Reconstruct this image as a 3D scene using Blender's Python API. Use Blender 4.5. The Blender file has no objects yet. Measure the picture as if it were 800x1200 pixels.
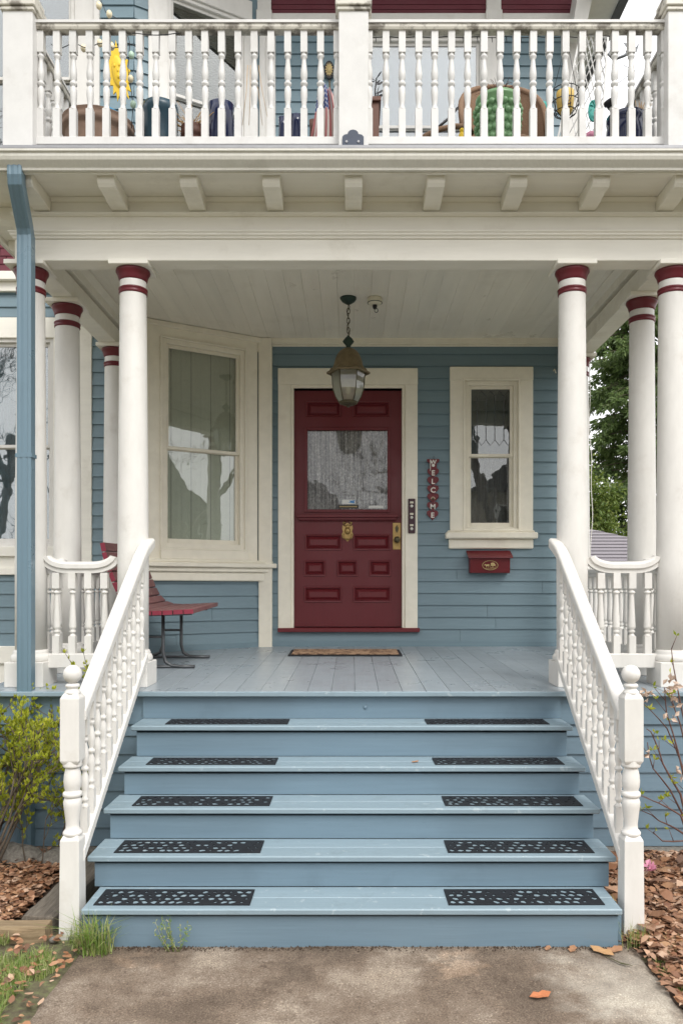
import bpy, bmesh, math, random
from mathutils import Vector, Matrix
from mathutils import noise as mnoise
rnd = random.Random(7)
C = bpy.context.scene.collection
scn = bpy.context.scene
R = math.radians
# ------------------------------------------------------------------ camera, world, sun
F = 925.0; VX = 412.0; VY = 690.0; EYE = 1.744
cam = bpy.data.objects.new('camera', bpy.data.cameras.new('camera')); C.objects.link(cam)
cam.location = (0, 0, EYE); cam.rotation_euler = (R(90), 0, 0)
cam.data.sensor_fit = 'HORIZONTAL'; cam.data.sensor_width = 36; cam.data.lens = F/800*36
cam.data.shift_x = (400-VX)/800; cam.data.shift_y = (VY-600)/800
cam.data.clip_start = 0.05; cam.data.clip_end = 2000
scn.camera = cam
SUN_EL, SUN_AZ = R(48), R(150)          # azimuth clockwise from +Y: high, behind the camera, to the right
w = bpy.data.worlds.new('World'); scn.world = w; w.use_nodes = True
wn = w.node_tree; bg = wn.nodes['Background']
sky = wn.nodes.new('ShaderNodeTexSky'); sky.sky_type = 'NISHITA'; sky.sun_disc = False
sky.sun_elevation = SUN_EL; sky.sun_rotation = SUN_AZ; sky.air_density = 1.0; sky.dust_density = 6.0
hs = wn.nodes.new('ShaderNodeHueSaturation'); hs.inputs['Saturation'].default_value = 0.12
mixw = wn.nodes.new('ShaderNodeMix'); mixw.data_type = 'RGBA'; mixw.inputs[0].default_value = 0.7
wn.links.new(sky.outputs[0], hs.inputs['Color']); wn.links.new(hs.outputs[0], mixw.inputs[6])
mixw.inputs[7].default_value = (12.0, 12.0, 12.2, 1)     # even overcast cloud layer
wn.links.new(mixw.outputs[2], bg.inputs['Color']); bg.inputs['Strength'].default_value = 0.11
sun = bpy.data.objects.new('sun', bpy.data.lights.new('sun', 'SUN')); C.objects.link(sun)
sun.data.energy = 1.3; sun.data.angle = R(26); sun.data.color = (1, 0.97, 0.92)
sd = Vector((math.sin(SUN_AZ)*math.cos(SUN_EL), math.cos(SUN_AZ)*math.cos(SUN_EL), math.sin(SUN_EL)))
sun.rotation_euler = sd.to_track_quat('Z', 'Y').to_euler()
scn.view_settings.view_transform = 'Standard'; scn.view_settings.look = 'None'
scn.view_settings.gamma = 1; scn.view_settings.exposure = 0.63
# ------------------------------------------------------------------ helpers
def at(px, py, Y): return Vector(((px-VX)*Y/F, Y, EYE+(VY-py)*Y/F))
def sx(px, Y): return (px-VX)*Y/F
def sz(py, Y): return EYE+(VY-py)*Y/F
class Frame:
    """wall frame: o origin, s horizontal direction, n outward normal; z is up"""
    def __init__(f, o, s, n): f.o = Vector(o); f.s = Vector(s).normalized(); f.n = Vector(n).normalized()
    def p(f, s, z, n=0): return f.o + f.s*s + f.n*n + Vector((0, 0, z))
    def px(f, px, py, n=0):
        d = Vector(((px-VX)/F, 1, (VY-py)/F)); q = f.o + f.n*n
        t = (q - Vector((0, 0, EYE))).to_2d().dot(f.n.to_2d())/d.to_2d().dot(f.n.to_2d())
        P = d*t; P.z += EYE
        return (P-f.o).dot(f.s), P.z
class MB:
    def __init__(m): m.v = []; m.f = []; m.sm = set()
    def add(m, vs, fs, smooth=False):
        b = len(m.v); m.v += [Vector(v) for v in vs]
        for f in fs:
            if smooth: m.sm.add(len(m.f))
            m.f.append([i+b for i in f])
        return m
    def hexa(m, P):
        return m.add(P, [(0,3,2,1),(4,5,6,7),(0,1,5,4),(1,2,6,5),(2,3,7,6),(3,0,4,7)])
    def box(m, a, b):
        x0,y0,z0 = a; x1,y1,z1 = b
        return m.hexa([(x0,y0,z0),(x1,y0,z0),(x1,y1,z0),(x0,y1,z0),(x0,y0,z1),(x1,y0,z1),(x1,y1,z1),(x0,y1,z1)])
    def fbox(m, fr, s0, s1, z0, z1, n0, n1):
        return m.hexa([fr.p(s0,z0,n1),fr.p(s1,z0,n1),fr.p(s1,z0,n0),fr.p(s0,z0,n0),fr.p(s0,z1,n1),fr.p(s1,z1,n1),fr.p(s1,z1,n0),fr.p(s0,z1,n0)])
    def prism(m, poly, a, b):
        """poly: list of 3D points; extruded by vector (b-a)"""
        n = len(poly); d = Vector(b)-Vector(a); P = [Vector(p) for p in poly]
        m.add(P+[p+d for p in P], [list(range(n))[::-1], list(range(n,2*n))]+[(i,(i+1)%n,(i+1)%n+n,i+n) for i in range(n)])
        return m
    def lathe(m, prof, c=(0,0,0), seg=16, axis='Z', smooth=True, ax=None, caps=True, sq=False):
        c = Vector(c)
        if ax is None: ax = Vector((0,0,1))
        ax = Vector(ax).normalized(); u = ax.orthogonal().normalized(); v = ax.cross(u)
        if abs(ax.z) > .99: u = Vector((1,0,0)); v = Vector((0,1,0))*(1 if ax.z > 0 else -1)
        vs = []; off = math.pi/seg if sq else 0
        for r, z in prof:
            for k in range(seg):
                t = 2*math.pi*k/seg+off; vs.append(c+ax*z+(u*math.cos(t)+v*math.sin(t))*r)
        fs = []
        for i in range(len(prof)-1):
            for k in range(seg):
                k2 = (k+1)%seg; fs.append((i*seg+k, i*seg+k2, (i+1)*seg+k2, (i+1)*seg+k))
        m.add(vs, fs, smooth)
        if caps:
            b = len(m.v)-len(vs)
            m.f.append([b+k for k in range(seg)][::-1]); m.f.append([b+(len(prof)-1)*seg+k for k in range(seg)])
        return m
    def tube(m, pts, r, seg=6, smooth=True, r2=None, close=False):
        pts = [Vector(p) for p in pts]; n = len(pts); vs = []; u = None
        for i, p in enumerate(pts):
            if close: t = pts[(i+1)%n]-pts[i-1]
            else: t = pts[min(i+1,n-1)]-pts[max(i-1,0)]
            t.normalize()
            if u is None: u = t.orthogonal().normalized()
            else:
                u = u-t*u.dot(t)
                if u.length < 1e-6: u = t.orthogonal()
                u.normalize()
            v = t.cross(u); rr = r if r2 is None else r+(r2-r)*i/max(1,n-1)
            for k in range(seg):
                a = 2*math.pi*k/seg; vs.append(p+(u*math.cos(a)+v*math.sin(a))*rr)
        fs = []
        for i in range(n if close else n-1):
            j = (i+1)%n
            for k in range(seg):
                k2 = (k+1)%seg; fs.append((i*seg+k, i*seg+k2, j*seg+k2, j*seg+k))
        if not close: fs += [list(range(seg))[::-1], [(n-1)*seg+k for k in range(seg)]]
        m.add(vs, fs, smooth); return m
    def sweep(m, path, prof, side, up=None, smooth=False):
        """profile (a,b) swept on path: a along side vector(s), b along up"""
        n = len(path); k = len(prof); vs = []
        for i, p in enumerate(path):
            p = Vector(p); s = Vector(side[i] if isinstance(side, list) else side); uu = Vector(up[i] if isinstance(up, list) else (up or (0,0,1)))
            for a, b in prof: vs.append(p+s*a+uu*b)
        fs = [(i*k+j, i*k+(j+1)%k, (i+1)*k+(j+1)%k, (i+1)*k+j) for i in range(n-1) for j in range(k)]
        fs += [list(range(k))[::-1], [(n-1)*k+j for j in range(k)]]
        return m.add(vs, fs, smooth)
    def build(m, name, mat, parent=None, bev=0, label=None, kind=None, fix=True):
        off = OFF.get(parent.name, Vector()) if parent else Vector()
        me = bpy.data.meshes.new(name)
        me.from_pydata([tuple(v-off) for v in m.v], [], m.f)
        if m.sm:
            fl = [i in m.sm for i in range(len(m.f))]; me.polygons.foreach_set('use_smooth', fl)
        if fix:
            b = bmesh.new(); b.from_mesh(me); bmesh.ops.recalc_face_normals(b, faces=b.faces); b.to_mesh(me); b.free()
        if isinstance(mat, str): mat = M[mat]
        me.materials.append(mat)
        o = bpy.data.objects.new(name, me); C.objects.link(o)
        if parent: o.parent = parent; OFF[o.name] = off
        else: OFF[o.name] = Vector()
        if bev:
            bm = o.modifiers.new('bevel', 'BEVEL'); bm.width = bev; bm.segments = 1; bm.limit_method = 'ANGLE'; bm.angle_limit = R(40)
        if label: o['label'] = label
        if kind: o['kind'] = kind
        return o
OFF = {}
def tag(o, label=None, cat=None, group=None, kind=None):
    if label: o['label'] = label
    if cat: o['category'] = cat
    if group: o['group'] = group
    if kind: o['kind'] = kind
    return o
def thing(name, label, cat, loc=(0,0,0), group=None):
    o = bpy.data.objects.new(name, None); C.objects.link(o); o.location = loc; o.empty_display_size = .1
    OFF[o.name] = Vector(loc); return tag(o, label, cat, group)
def part(o, name, parent, label=None):
    c = o.copy(); c.name = name; C.objects.link(c); c.parent = parent; return c
def kids(o): return [x for x in bpy.data.objects if x.parent == o]
def dup(o, loc=None, rz=None, label=None, parent=None, scale=None):
    c = o.copy(); C.objects.link(c); c.parent = parent
    if loc is not None: c.location = loc
    if rz is not None: c.rotation_euler = (0,0,rz)
    if scale: c.scale = (scale,)*3 if not hasattr(scale, '__len__') else scale
    if label: c['label'] = label
    OFF[c.name] = Vector(c.location) if parent is None else OFF.get(parent.name, Vector())
    for k in kids(o): dup(k, parent=c)
    return c
def place(mesh_obj_or_mesh, name, loc, parent, rot=(0,0,0), scale=(1,1,1), mat=None):
    me = mesh_obj_or_mesh
    o = bpy.data.objects.new(name, me); C.objects.link(o); o.parent = parent
    o.location = Vector(loc)-OFF[parent.name]; o.rotation_euler = rot; o.scale = scale
    OFF[o.name] = OFF[parent.name]; return o
def mesh_of(mb, name, mat):
    o = mb.build(name, mat); me = o.data; bpy.data.objects.remove(o); return me
# ------------------------------------------------------------------ materials
M = {}
def nodemat(name):
    m = bpy.data.materials.new(name); m.use_nodes = True; nt = m.node_tree; M[name] = m
    return m, nt, nt.nodes['Principled BSDF']
def N(nt, typ, **kw):
    n = nt.nodes.new(typ)
    for k, v in kw.items(): setattr(n, k, v)
    return n
def lnk(nt, a, b): nt.links.new(a, b)
def noise_node(nt, co, scale, detail=4, rough=.55, stretch=None):
    if stretch:
        mp = N(nt, 'ShaderNodeMapping'); mp.inputs['Scale'].default_value = stretch; lnk(nt, co, mp.inputs['Vector']); co = mp.outputs[0]
    n = N(nt, 'ShaderNodeTexNoise'); n.inputs['Scale'].default_value = scale; n.inputs['Detail'].default_value = detail
    n.inputs['Roughness'].default_value = rough; lnk(nt, co, n.inputs['Vector']); return n.outputs['Fac']
def ramp(nt, fac, stops):
    r = N(nt, 'ShaderNodeValToRGB'); e = r.color_ramp.elements
    while len(e) < len(stops): e.new(.5)
    for i, (p, c) in enumerate(stops): e[i].position = p; e[i].color = (*c, 1) if len(c) == 3 else c
    lnk(nt, fac, r.inputs['Fac']); return r.outputs['Color']
def mixc(nt, fac, a, b, mode='MIX'):
    m = N(nt, 'ShaderNodeMix', data_type='RGBA', blend_type=mode)
    for s, v in ((0, fac), (6, a), (7, b)):
        if hasattr(v, 'links'): lnk(nt, v, m.inputs[s])
        elif s == 0: m.inputs[0].default_value = v
        else: m.inputs[s].default_value = (*v, 1)
    return m.outputs[2]
def bump(nt, bs, h, strength=.3, dist=.01):
    b = N(nt, 'ShaderNodeBump'); b.inputs['Strength'].default_value = strength; b.inputs['Distance'].default_value = dist
    lnk(nt, h, b.inputs['Height']); lnk(nt, b.outputs[0], bs.inputs['Normal'])
def paint(name, col, rough=.45, dirt=(.35,.3,.22), damt=.35, vary=.06, grain=(9,9,9), gs=.25, dscale=3.0, dlo=.56, dhi=.78, wear=None, wlo=.66):
    m, nt, bs = nodemat(name)
    tc = N(nt, 'ShaderNodeTexCoord').outputs['Object']; oi = N(nt, 'ShaderNodeObjectInfo')
    wco = N(nt, 'ShaderNodeVectorMath', operation='ADD'); lnk(nt, tc, wco.inputs[0])
    sc = N(nt, 'ShaderNodeVectorMath', operation='SCALE'); lnk(nt, oi.outputs['Location'], sc.inputs[0]); sc.inputs['Scale'].default_value = 1.0
    lnk(nt, sc.outputs[0], wco.inputs[1]); co = wco.outputs[0]
    rm = N(nt, 'ShaderNodeMapRange'); lnk(nt, oi.outputs['Random'], rm.inputs[0]); rm.inputs[3].default_value = 1-vary; rm.inputs[4].default_value = 1+vary*.4
    hsv = N(nt, 'ShaderNodeHueSaturation'); hsv.inputs['Color'].default_value = (*col, 1); lnk(nt, rm.outputs[0], hsv.inputs['Value'])
    base = hsv.outputs[0]
    g = noise_node(nt, co, 1.0, 5, .6, grain)
    big = noise_node(nt, co, dscale, 7, .65)
    f = ramp(nt, big, [(dlo, (0,0,0)), (dhi, (damt,)*3)])
    base = mixc(nt, f, base, tuple(c*d*1.6 for c, d in zip(col, dirt)) if False else tuple(c*(.45+.4*d) for c, d in zip(col, dirt)))
    gm = ramp(nt, g, [(.25, (.93,)*3), (.75, (1.04,)*3)])
    base = mixc(nt, 1.0, base, gm, 'MULTIPLY')
    if wear:
        wn_ = noise_node(nt, co, 14, 8, .7); wf = ramp(nt, wn_, [(wlo, (0,0,0)), (wlo+.03, (1,1,1))])
        base = mixc(nt, wf, base, wear)
    lnk(nt, base, bs.inputs['Base Color'])
    rr = ramp(nt, big, [(.3, (rough-.08,)*3), (.7, (rough+.14,)*3)]); lnk(nt, rr, bs.inputs['Roughness'])
    bump(nt, bs, g, gs, .003); return m
def plain(name, col, rough=.5, metal=0, vary=0, nscale=0, namt=.2, bmp=0, spec=.5):
    m, nt, bs = nodemat(name); bs.inputs['Roughness'].default_value = rough; bs.inputs['Metallic'].default_value = metal
    bs.inputs['Specular IOR Level'].default_value = spec
    tc = N(nt, 'ShaderNodeTexCoord').outputs['Object']
    n = noise_node(nt, tc, nscale or 20, 5, .6)
    c = mixc(nt, n, tuple(x*(1-namt) for x in col), tuple(min(1, x*(1+namt)) for x in col))
    lnk(nt, c, bs.inputs['Base Color'])
    if bmp: bump(nt, bs, n, bmp, .004)
    return m
paint('white', (.72,.70,.66), dirt=(.6,.5,.35), damt=.40, vary=.05, gs=.3, dscale=5, grain=(14,14,5), wear=(.42,.36,.28), wlo=.745)
paint('gutter_white', (.66,.64,.57), dirt=(.4,.36,.25), damt=.55, vary=.02, grain=(70,70,2), gs=.15, dscale=2)
paint('balcony_white', (.66,.65,.625), dirt=(.5,.42,.3), damt=.5, vary=.05, gs=.2)
paint('entablature', (.86,.83,.745), dirt=(.5,.42,.3), damt=.55, vary=.02, grain=(1.5,14,14), gs=.2, dscale=2.6)
paint('weathered_white', (.62,.59,.51), dirt=(-.5,-.55,-.6), damt=.95, vary=.02, grain=(2,20,20), dscale=9, dlo=.47, dhi=.60, gs=.4)
paint('cream', (.88,.83,.70), rough=.4, dirt=(.6,.5,.3), damt=.3, vary=.02, gs=.12)
paint('ceiling_cream', (.87,.84,.75), rough=.32, dirt=(.6,.5,.35), damt=.35, vary=.04, grain=(12,1,12), gs=.12, dscale=2)
paint('siding_blue', (.175,.255,.295), rough=.42, dirt=(.7,.7,.7), damt=.25, vary=.08, grain=(1.5,20,50), gs=.35)
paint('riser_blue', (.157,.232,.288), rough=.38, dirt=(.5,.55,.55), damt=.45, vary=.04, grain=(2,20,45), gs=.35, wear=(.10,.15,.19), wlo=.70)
paint('tread_blue_lit', (.245,.325,.37), rough=.36, dirt=(.55,.5,.42), damt=.5, vary=.04, grain=(2.5,60,20), gs=.5, dscale=6, wear=(.33,.40,.43), wlo=.61)  # paler copy of the riser paint: light from above put into the colour
paint('deck_grey', (.29,.33,.36), rough=.30, dirt=(.6,.6,.55), damt=.35, vary=.10, grain=(40,2,20), gs=.3, wear=(.40,.42,.43), wlo=.66)
paint('burgundy', (.135,.0095,.0145), rough=.42, dirt=(.6,.5,.5), damt=.3, vary=.02, grain=(30,20,2), gs=.25)
paint('ring_red', (.13,.010,.018), rough=.35, dirt=(.6,.5,.5), damt=.3, vary=.02, gs=.1)
paint('shingle_red', (.13,.018,.03), rough=.6, dirt=(.6,.5,.5), damt=.4, vary=.15, gs=.3)
paint('bench_red', (.17,.066,.068), rough=.5, dirt=(.8,.7,.7), damt=.5, vary=.12, grain=(30,3,30), gs=.4, wear=(.33,.2,.19), wlo=.62)
paint('bench_end', (.26,.03,.055), rough=.5, vary=.05, grain=(10,10,10), gs=.3)
paint('spout_blue', (.135,.21,.26), rough=.3, dirt=(.6,.6,.6), damt=.3, vary=.0, grain=(20,20,1), gs=.1)
plain('brass', (.40,.27,.11), .42, .85, nscale=40, namt=.35)
plain('brass_dark', (.10,.085,.05), .45, .7, nscale=60, namt=.4)
plain('bronze', (.165,.125,.065), .5, .35, nscale=18, namt=.45, bmp=.2)
plain('verdigris', (.03,.055,.045), .5, .4, nscale=18, namt=.3)
plain('black_iron', (.02,.02,.022), .5, .3)
plain('rubber', (.012,.013,.016), .62, 0, nscale=90, namt=.5, bmp=.4, spec=.35)
plain('grey_metal', (.10,.105,.11), .4, .6, nscale=12, namt=.3)
plain('navy_metal', (.05,.06,.085), .45, .3)
plain('ivory', (.72,.68,.55), .4)
plain('sign_white', (.78,.76,.70), .6)
plain('sign_red', (.16,.028,.035), .6, nscale=60, namt=.4)
plain('gold_paint', (.50,.38,.17), .5, .2)
plain('plate_plum', (.045,.012,.02), .4)
plain('dark_room', (.035,.033,.03), .9)
plain('plaster_room', (.25,.24,.21), .9)
plain('sticker_blue', (.05,.22,.5), .4); plain('sticker_dark', (.04,.035,.03), .5); plain('sticker_white', (.75,.75,.72), .5)
plain('navy_glaze', (.006,.012,.05), .12, nscale=8, namt=.5); plain('teal_glaze', (.012,.05,.075), .3, nscale=8, namt=.4)
plain('terracotta', (.33,.22,.16), .8, nscale=20, namt=.25, bmp=.3); plain('green_glaze', (.17,.33,.15), .3, nscale=14, namt=.35)
plain('yellow_glaze', (.62,.42,.10), .5, nscale=20, namt=.3); plain('sun_yellow', (.75,.50,.015), .5, nscale=20, namt=.12)
plain('turquoise', (.03,.33,.28), .5, nscale=20, namt=.2); plain('bright_blue', (.01,.28,.55), .5); plain('wicker', (.20,.12,.07), .8, nscale=150, namt=.8, bmp=.8)
plain('straw', (.50,.30,.12), .8); plain('wood_brown', (.13,.055,.035), .6, nscale=15, namt=.3); plain('bulb_mint', (.45,.62,.48), .3); plain('bulb_cream', (.75,.66,.45), .3)
plain('bark', (.12,.095,.07), .9, nscale=25, namt=.4, bmp=.5); plain('bark_grey', (.10,.09,.08), .9, nscale=25, namt=.4)
plain('stem_red', (.13,.065,.05), .8, nscale=30, namt=.4)
plain('petal', (.62,.25,.36), .6, nscale=30, namt=.5); plain('petal_dry', (.55,.42,.33), .8)
plain('galvanised', (.3,.3,.31), .5, .5); plain('tire_dark', (.02,.02,.02), .8)
plain('asphalt', (.14,.14,.14), .9, nscale=120, namt=.3); plain('roof_dark', (.07,.07,.075), .9, nscale=30, namt=.4)
plain('house_tan', (.32,.29,.24), .8); plain('house_white', (.6,.6,.58), .7)
def fabric(name, c1, c2, scale, rough=.8, dirn=(1,0,0)):
    m, nt, bs = nodemat(name); tc = N(nt, 'ShaderNodeTexCoord').outputs['Object']
    n = noise_node(nt, tc, scale, 4, .7, (1, 1, .03)); n2 = noise_node(nt, tc, scale*3, 6, .8)
    f = mixc(nt, .5, n, n2); c = ramp(nt, f, [(.42, c1), (.58, c2)])
    if name == 'lace':
        vo = N(nt, 'ShaderNodeTexVoronoi'); vo.inputs['Scale'].default_value = 42; mp = N(nt, 'ShaderNodeMapping'); mp.inputs['Scale'].default_value = (1.4,1,.8); lnk(nt, tc, mp.inputs[0]); lnk(nt, mp.outputs[0], vo.inputs['Vector'])
        c = mixc(nt, .8, c, ramp(nt, vo.outputs['Distance'], [(.2, (1.0,1.0,1.0)), (.55, (.5,.5,.5))]), 'MULTIPLY')
    lnk(nt, c, bs.inputs['Base Color']); bs.inputs['Roughness'].default_value = rough; return m
fabric('lace', (.22,.22,.22), (1.0,.99,.96), 48)
fabric('sheer', (.13,.13,.13), (.24,.24,.24), 30)
fabric('blind_green', (.78,.79,.68), (.86,.87,.76), 6)
fabric('blind_grey', (.30,.30,.26), (.36,.35,.31), 6)
fabric('blind_dark', (.05,.05,.045), (.08,.08,.07), 6)
fabric('curtain_pale', (.30,.40,.46), (.42,.52,.58), 25)
fabric('panel_pale', (.30,.34,.45), (.35,.39,.50), 3)
def glass(name, base=.06, tint=(1,1,1), wav=.0, frost=None, famt=0):
    m = bpy.data.materials.new(name); m.use_nodes = True; nt = m.node_tree; nt.nodes.clear(); M[name] = m
    out = N(nt, 'ShaderNodeOutputMaterial'); tr = N(nt, 'ShaderNodeBsdfTransparent'); gl = N(nt, 'ShaderNodeBsdfGlossy'); mx = N(nt, 'ShaderNodeMixShader')
    tr.inputs[0].default_value = (*tint, 1); gl.inputs['Roughness'].default_value = 0.0
    fr = N(nt, 'ShaderNodeFresnel'); fr.inputs[0].default_value = 1.5
    ad = N(nt, 'ShaderNodeMath', operation='ADD', use_clamp=True); lnk(nt, fr.outputs[0], ad.inputs[0]); ad.inputs[1].default_value = base
    lnk(nt, ad.outputs[0], mx.inputs[0]); lnk(nt, tr.outputs[0], mx.inputs[1]); lnk(nt, gl.outputs[0], mx.inputs[2])
    if wav:
        tc = N(nt, 'ShaderNodeTexCoord').outputs['Object']; n = noise_node(nt, tc, 3.5, 2, .5)
        b = N(nt, 'ShaderNodeBump'); b.inputs['Strength'].default_value = wav; b.inputs['Distance'].default_value = .01
        lnk(nt, n, b.inputs['Height']); lnk(nt, b.outputs[0], gl.inputs['Normal'])
    if frost:
        tl = N(nt, 'ShaderNodeBsdfTranslucent'); tl.inputs[0].default_value = (*frost, 1); m2 = N(nt, 'ShaderNodeMixShader'); m2.inputs[0].default_value = famt
        lnk(nt, mx.outputs[0], m2.inputs[1]); lnk(nt, tl.outputs[0], m2.inputs[2]); lnk(nt, m2.outputs[0], out.inputs[0]); return m
    lnk(nt, mx.outputs[0], out.inputs[0]); return m
glass('pane_glass', .07, (.94,.96,.94), .10); glass('pane_old', .20, (.85,.9,.9), .12); glass('lantern_glass', .12, (.9,.91,.86), .5, (.85,.85,.78), .42); glass('door_glass', .0, (.97,.97,.97), .1)
def leafmat(name, cols, trans=.3, rough=.5):
    m, nt, bs = nodemat(name); g = N(nt, 'ShaderNodeNewGeometry'); 
    c = ramp(nt, g.outputs['Random Per Island'], [(i/max(1, len(cols)-1), k) for i, k in enumerate(cols)])
    lnk(nt, c, bs.inputs['Base Color']); bs.inputs['Roughness'].default_value = rough
    out = nt.nodes['Material Output']; t = N(nt, 'ShaderNodeBsdfTranslucent'); mx = N(nt, 'ShaderNodeMixShader'); mx.inputs[0].default_value = trans
    lnk(nt, c, t.inputs[0]); lnk(nt, bs.outputs[0], mx.inputs[1]); lnk(nt, t.outputs[0], mx.inputs[2]); lnk(nt, mx.outputs[0], out.inputs[0]); return m
leafmat('shrub_leaf', [(.38,.42,.04),(.58,.60,.05),(.26,.33,.03),(.68,.66,.10),(.20,.26,.03),(.50,.52,.04)], .5)
leafmat('conifer_leaf', [(.08,.13,.04),(.15,.22,.07),(.11,.17,.05),(.22,.29,.10)], .4)
leafmat('yellow_bush', [(.16,.21,.03),(.10,.16,.03),(.22,.26,.05)], .3)
leafmat('grass_blade', [(.14,.24,.04),(.28,.36,.08),(.18,.32,.06),(.42,.40,.20),(.34,.42,.12),(.50,.45,.28)], .35)
leafmat('dead_leaf', [(.34,.15,.07),(.17,.075,.04),(.48,.27,.16),(.10,.05,.03),(.40,.20,.10),(.60,.42,.30),(.24,.11,.055),(.42,.24,.13)], .1, .65)
plain('moss', (.05,.05,.015), .95, nscale=80, namt=.6); plain('leaf_orange', (.48,.17,.07), .7, nscale=60, namt=.3); plain('leaf_tan', (.45,.26,.12), .7, nscale=60, namt=.35)
def ground_mat():
    m, nt, bs = nodemat('soil'); tc = N(nt, 'ShaderNodeTexCoord').outputs['Object']
    n = noise_node(nt, tc, 30, 8, .7); b = noise_node(nt, tc, .6, 4); c = ramp(nt, n, [(.3, (.035,.024,.016)), (.55, (.09,.06,.04)), (.75, (.17,.12,.085))])
    lnk(nt, c, bs.inputs['Base Color']); bs.inputs['Roughness'].default_value = .95; bump(nt, bs, n, .8, .02)
    m, nt, bs = nodemat('lawn'); tc = N(nt, 'ShaderNodeTexCoord').outputs['Object']
    n = noise_node(nt, tc, 25, 8, .7); c = ramp(nt, n, [(.3, (.07,.05,.035)), (.5, (.12,.11,.06)), (.62, (.15,.17,.07)), (.75, (.26,.23,.14))])
    lnk(nt, c, bs.inputs['Base Color']); bs.inputs['Roughness'].default_value = .95; bump(nt, bs, n, .6, .02)
    m, nt, bs = nodemat('concrete'); tc = N(nt, 'ShaderNodeTexCoord').outputs['Object']
    n = noise_node(nt, tc, 120, 6, .8); big = noise_node(nt, tc, 2.2, 6, .62); mid = noise_node(nt, tc, 14, 7, .7)
    c1 = ramp(nt, n, [(.34, (.10,.078,.062)), (.47, (.19,.155,.125)), (.56, (.245,.205,.168)), (.68, (.42,.37,.32))])
    c2 = ramp(nt, big, [(.38, (.58,.53,.48)), (.47, (.80,.74,.68)), (.54, (1.0,.97,.93)), (.60, (1.3,1.31,1.28)), (.72, (1.5,1.5,1.45))])
    c3 = ramp(nt, mid, [(.33, (.66,.62,.58)), (.45, (.97,.95,.93)), (.6, (1.03,1.02,1.0)), (.70, (1.3,1.29,1.26))])
    vv = N(nt, 'ShaderNodeTexVoronoi'); vv.inputs['Scale'].default_value = 170; lnk(nt, tc, vv.inputs['Vector']); c4 = ramp(nt, vv.outputs['Color'], [(.08, (.72,.68,.64)), (.3, (.97,.95,.93)), (.85, (1.05,1.05,1.04)), (.97, (1.8,1.75,1.7))])
    c = mixc(nt, 1, mixc(nt, 1, mixc(nt, 1, c1, c2, 'MULTIPLY'), c3, 'MULTIPLY'), c4, 'MULTIPLY')
    def blob(cx, cy, r, soft=.25):
        v = N(nt, 'ShaderNodeVectorMath', operation='DISTANCE'); lnk(nt, tc, v.inputs[0]); v.inputs[1].default_value = (cx, cy, 0)
        a = N(nt, 'ShaderNodeMath', operation='ADD'); lnk(nt, v.outputs['Value'], a.inputs[0])
        n_ = noise_node(nt, tc, 6, 6, .65); s_ = N(nt, 'ShaderNodeMath', operation='MULTIPLY'); lnk(nt, n_, s_.inputs[0]); s_.inputs[1].default_value = .9; lnk(nt, s_.outputs[0], a.inputs[1])
        return ramp(nt, a.outputs[0], [(max(0, r+.45-soft), (1,1,1)), (r+.45, (0,0,0))])
    pale = mixc(nt, 1, mixc(nt, .35, c, (.2,.19,.17)), (1.7,1.78,1.8), 'MULTIPLY'); c = mixc(nt, blob(1.25, 3.45, .42), c, pale)
    pale2 = mixc(nt, 1, c, (1.55,1.5,1.45), 'MULTIPLY'); c = mixc(nt, blob(-1.02, 3.76, .12, .1), c, pale2); c = mixc(nt, blob(.5, 3.68, .13, .08), c, pale2)
    lnk(nt, c, bs.inputs['Base Color']); bs.inputs['Roughness'].default_value = .9
    h = mixc(nt, .3, n, mid); bump(nt, bs, h, .45, .005)
    m, nt, bs = nodemat('stone_grey'); tc = N(nt, 'ShaderNodeTexCoord').outputs['Object']
    n = noise_node(nt, tc, 45, 8, .75); c = ramp(nt, n, [(.3, (.10,.09,.075)), (.6, (.24,.22,.19)), (.75, (.34,.32,.28))])
    lnk(nt, c, bs.inputs['Base Color']); bs.inputs['Roughness'].default_value = .9; bump(nt, bs, n, .6, .01)
    m, nt, bs = nodemat('timber_grey'); tc = N(nt, 'ShaderNodeTexCoord').outputs['Object']
    n = noise_node(nt, tc, 1, 8, .75, (60,5,60)); c = ramp(nt, n, [(.3, (.075,.062,.05)), (.55, (.17,.145,.115)), (.75, (.27,.235,.19))])
    lnk(nt, c, bs.inputs['Base Color']); bs.inputs['Roughness'].default_value = .9; bump(nt, bs, n, .8, .01)
    m, nt, bs = nodemat('timber_tan'); tc = N(nt, 'ShaderNodeTexCoord').outputs['Object']
    n = noise_node(nt, tc, 1, 8, .75, (5,60,60)); c = ramp(nt, n, [(.3, (.16,.11,.06)), (.55, (.30,.22,.13)), (.75, (.42,.33,.2))])
    lnk(nt, c, bs.inputs['Base Color']); bs.inputs['Roughness'].default_value = .9; bump(nt, bs, n, .8, .01)
    m, nt, bs = nodemat('doormat'); tc = N(nt, 'ShaderNodeTexCoord').outputs['Object']
    n = noise_node(nt, tc, 22, 3, .8); c = ramp(nt, n, [(.42, (.10,.055,.03)), (.5, (.36,.22,.13)), (.62, (.42,.28,.18))])
    lnk(nt, c, bs.inputs['Base Color']); bs.inputs['Roughness'].default_value = .95; bump(nt, bs, noise_node(nt, tc, 300, 3), .8, .006)
    m, nt, bs = nodemat('shingle_grey'); tc = N(nt, 'ShaderNodeTexCoord').outputs['Object']
    n = noise_node(nt, tc, 60, 6, .8); c = ramp(nt, n, [(.3, (.16,.14,.15)), (.6, (.27,.25,.27))])
    lnk(nt, c, bs.inputs['Base Color']); bs.inputs['Roughness'].default_value = .95
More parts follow.
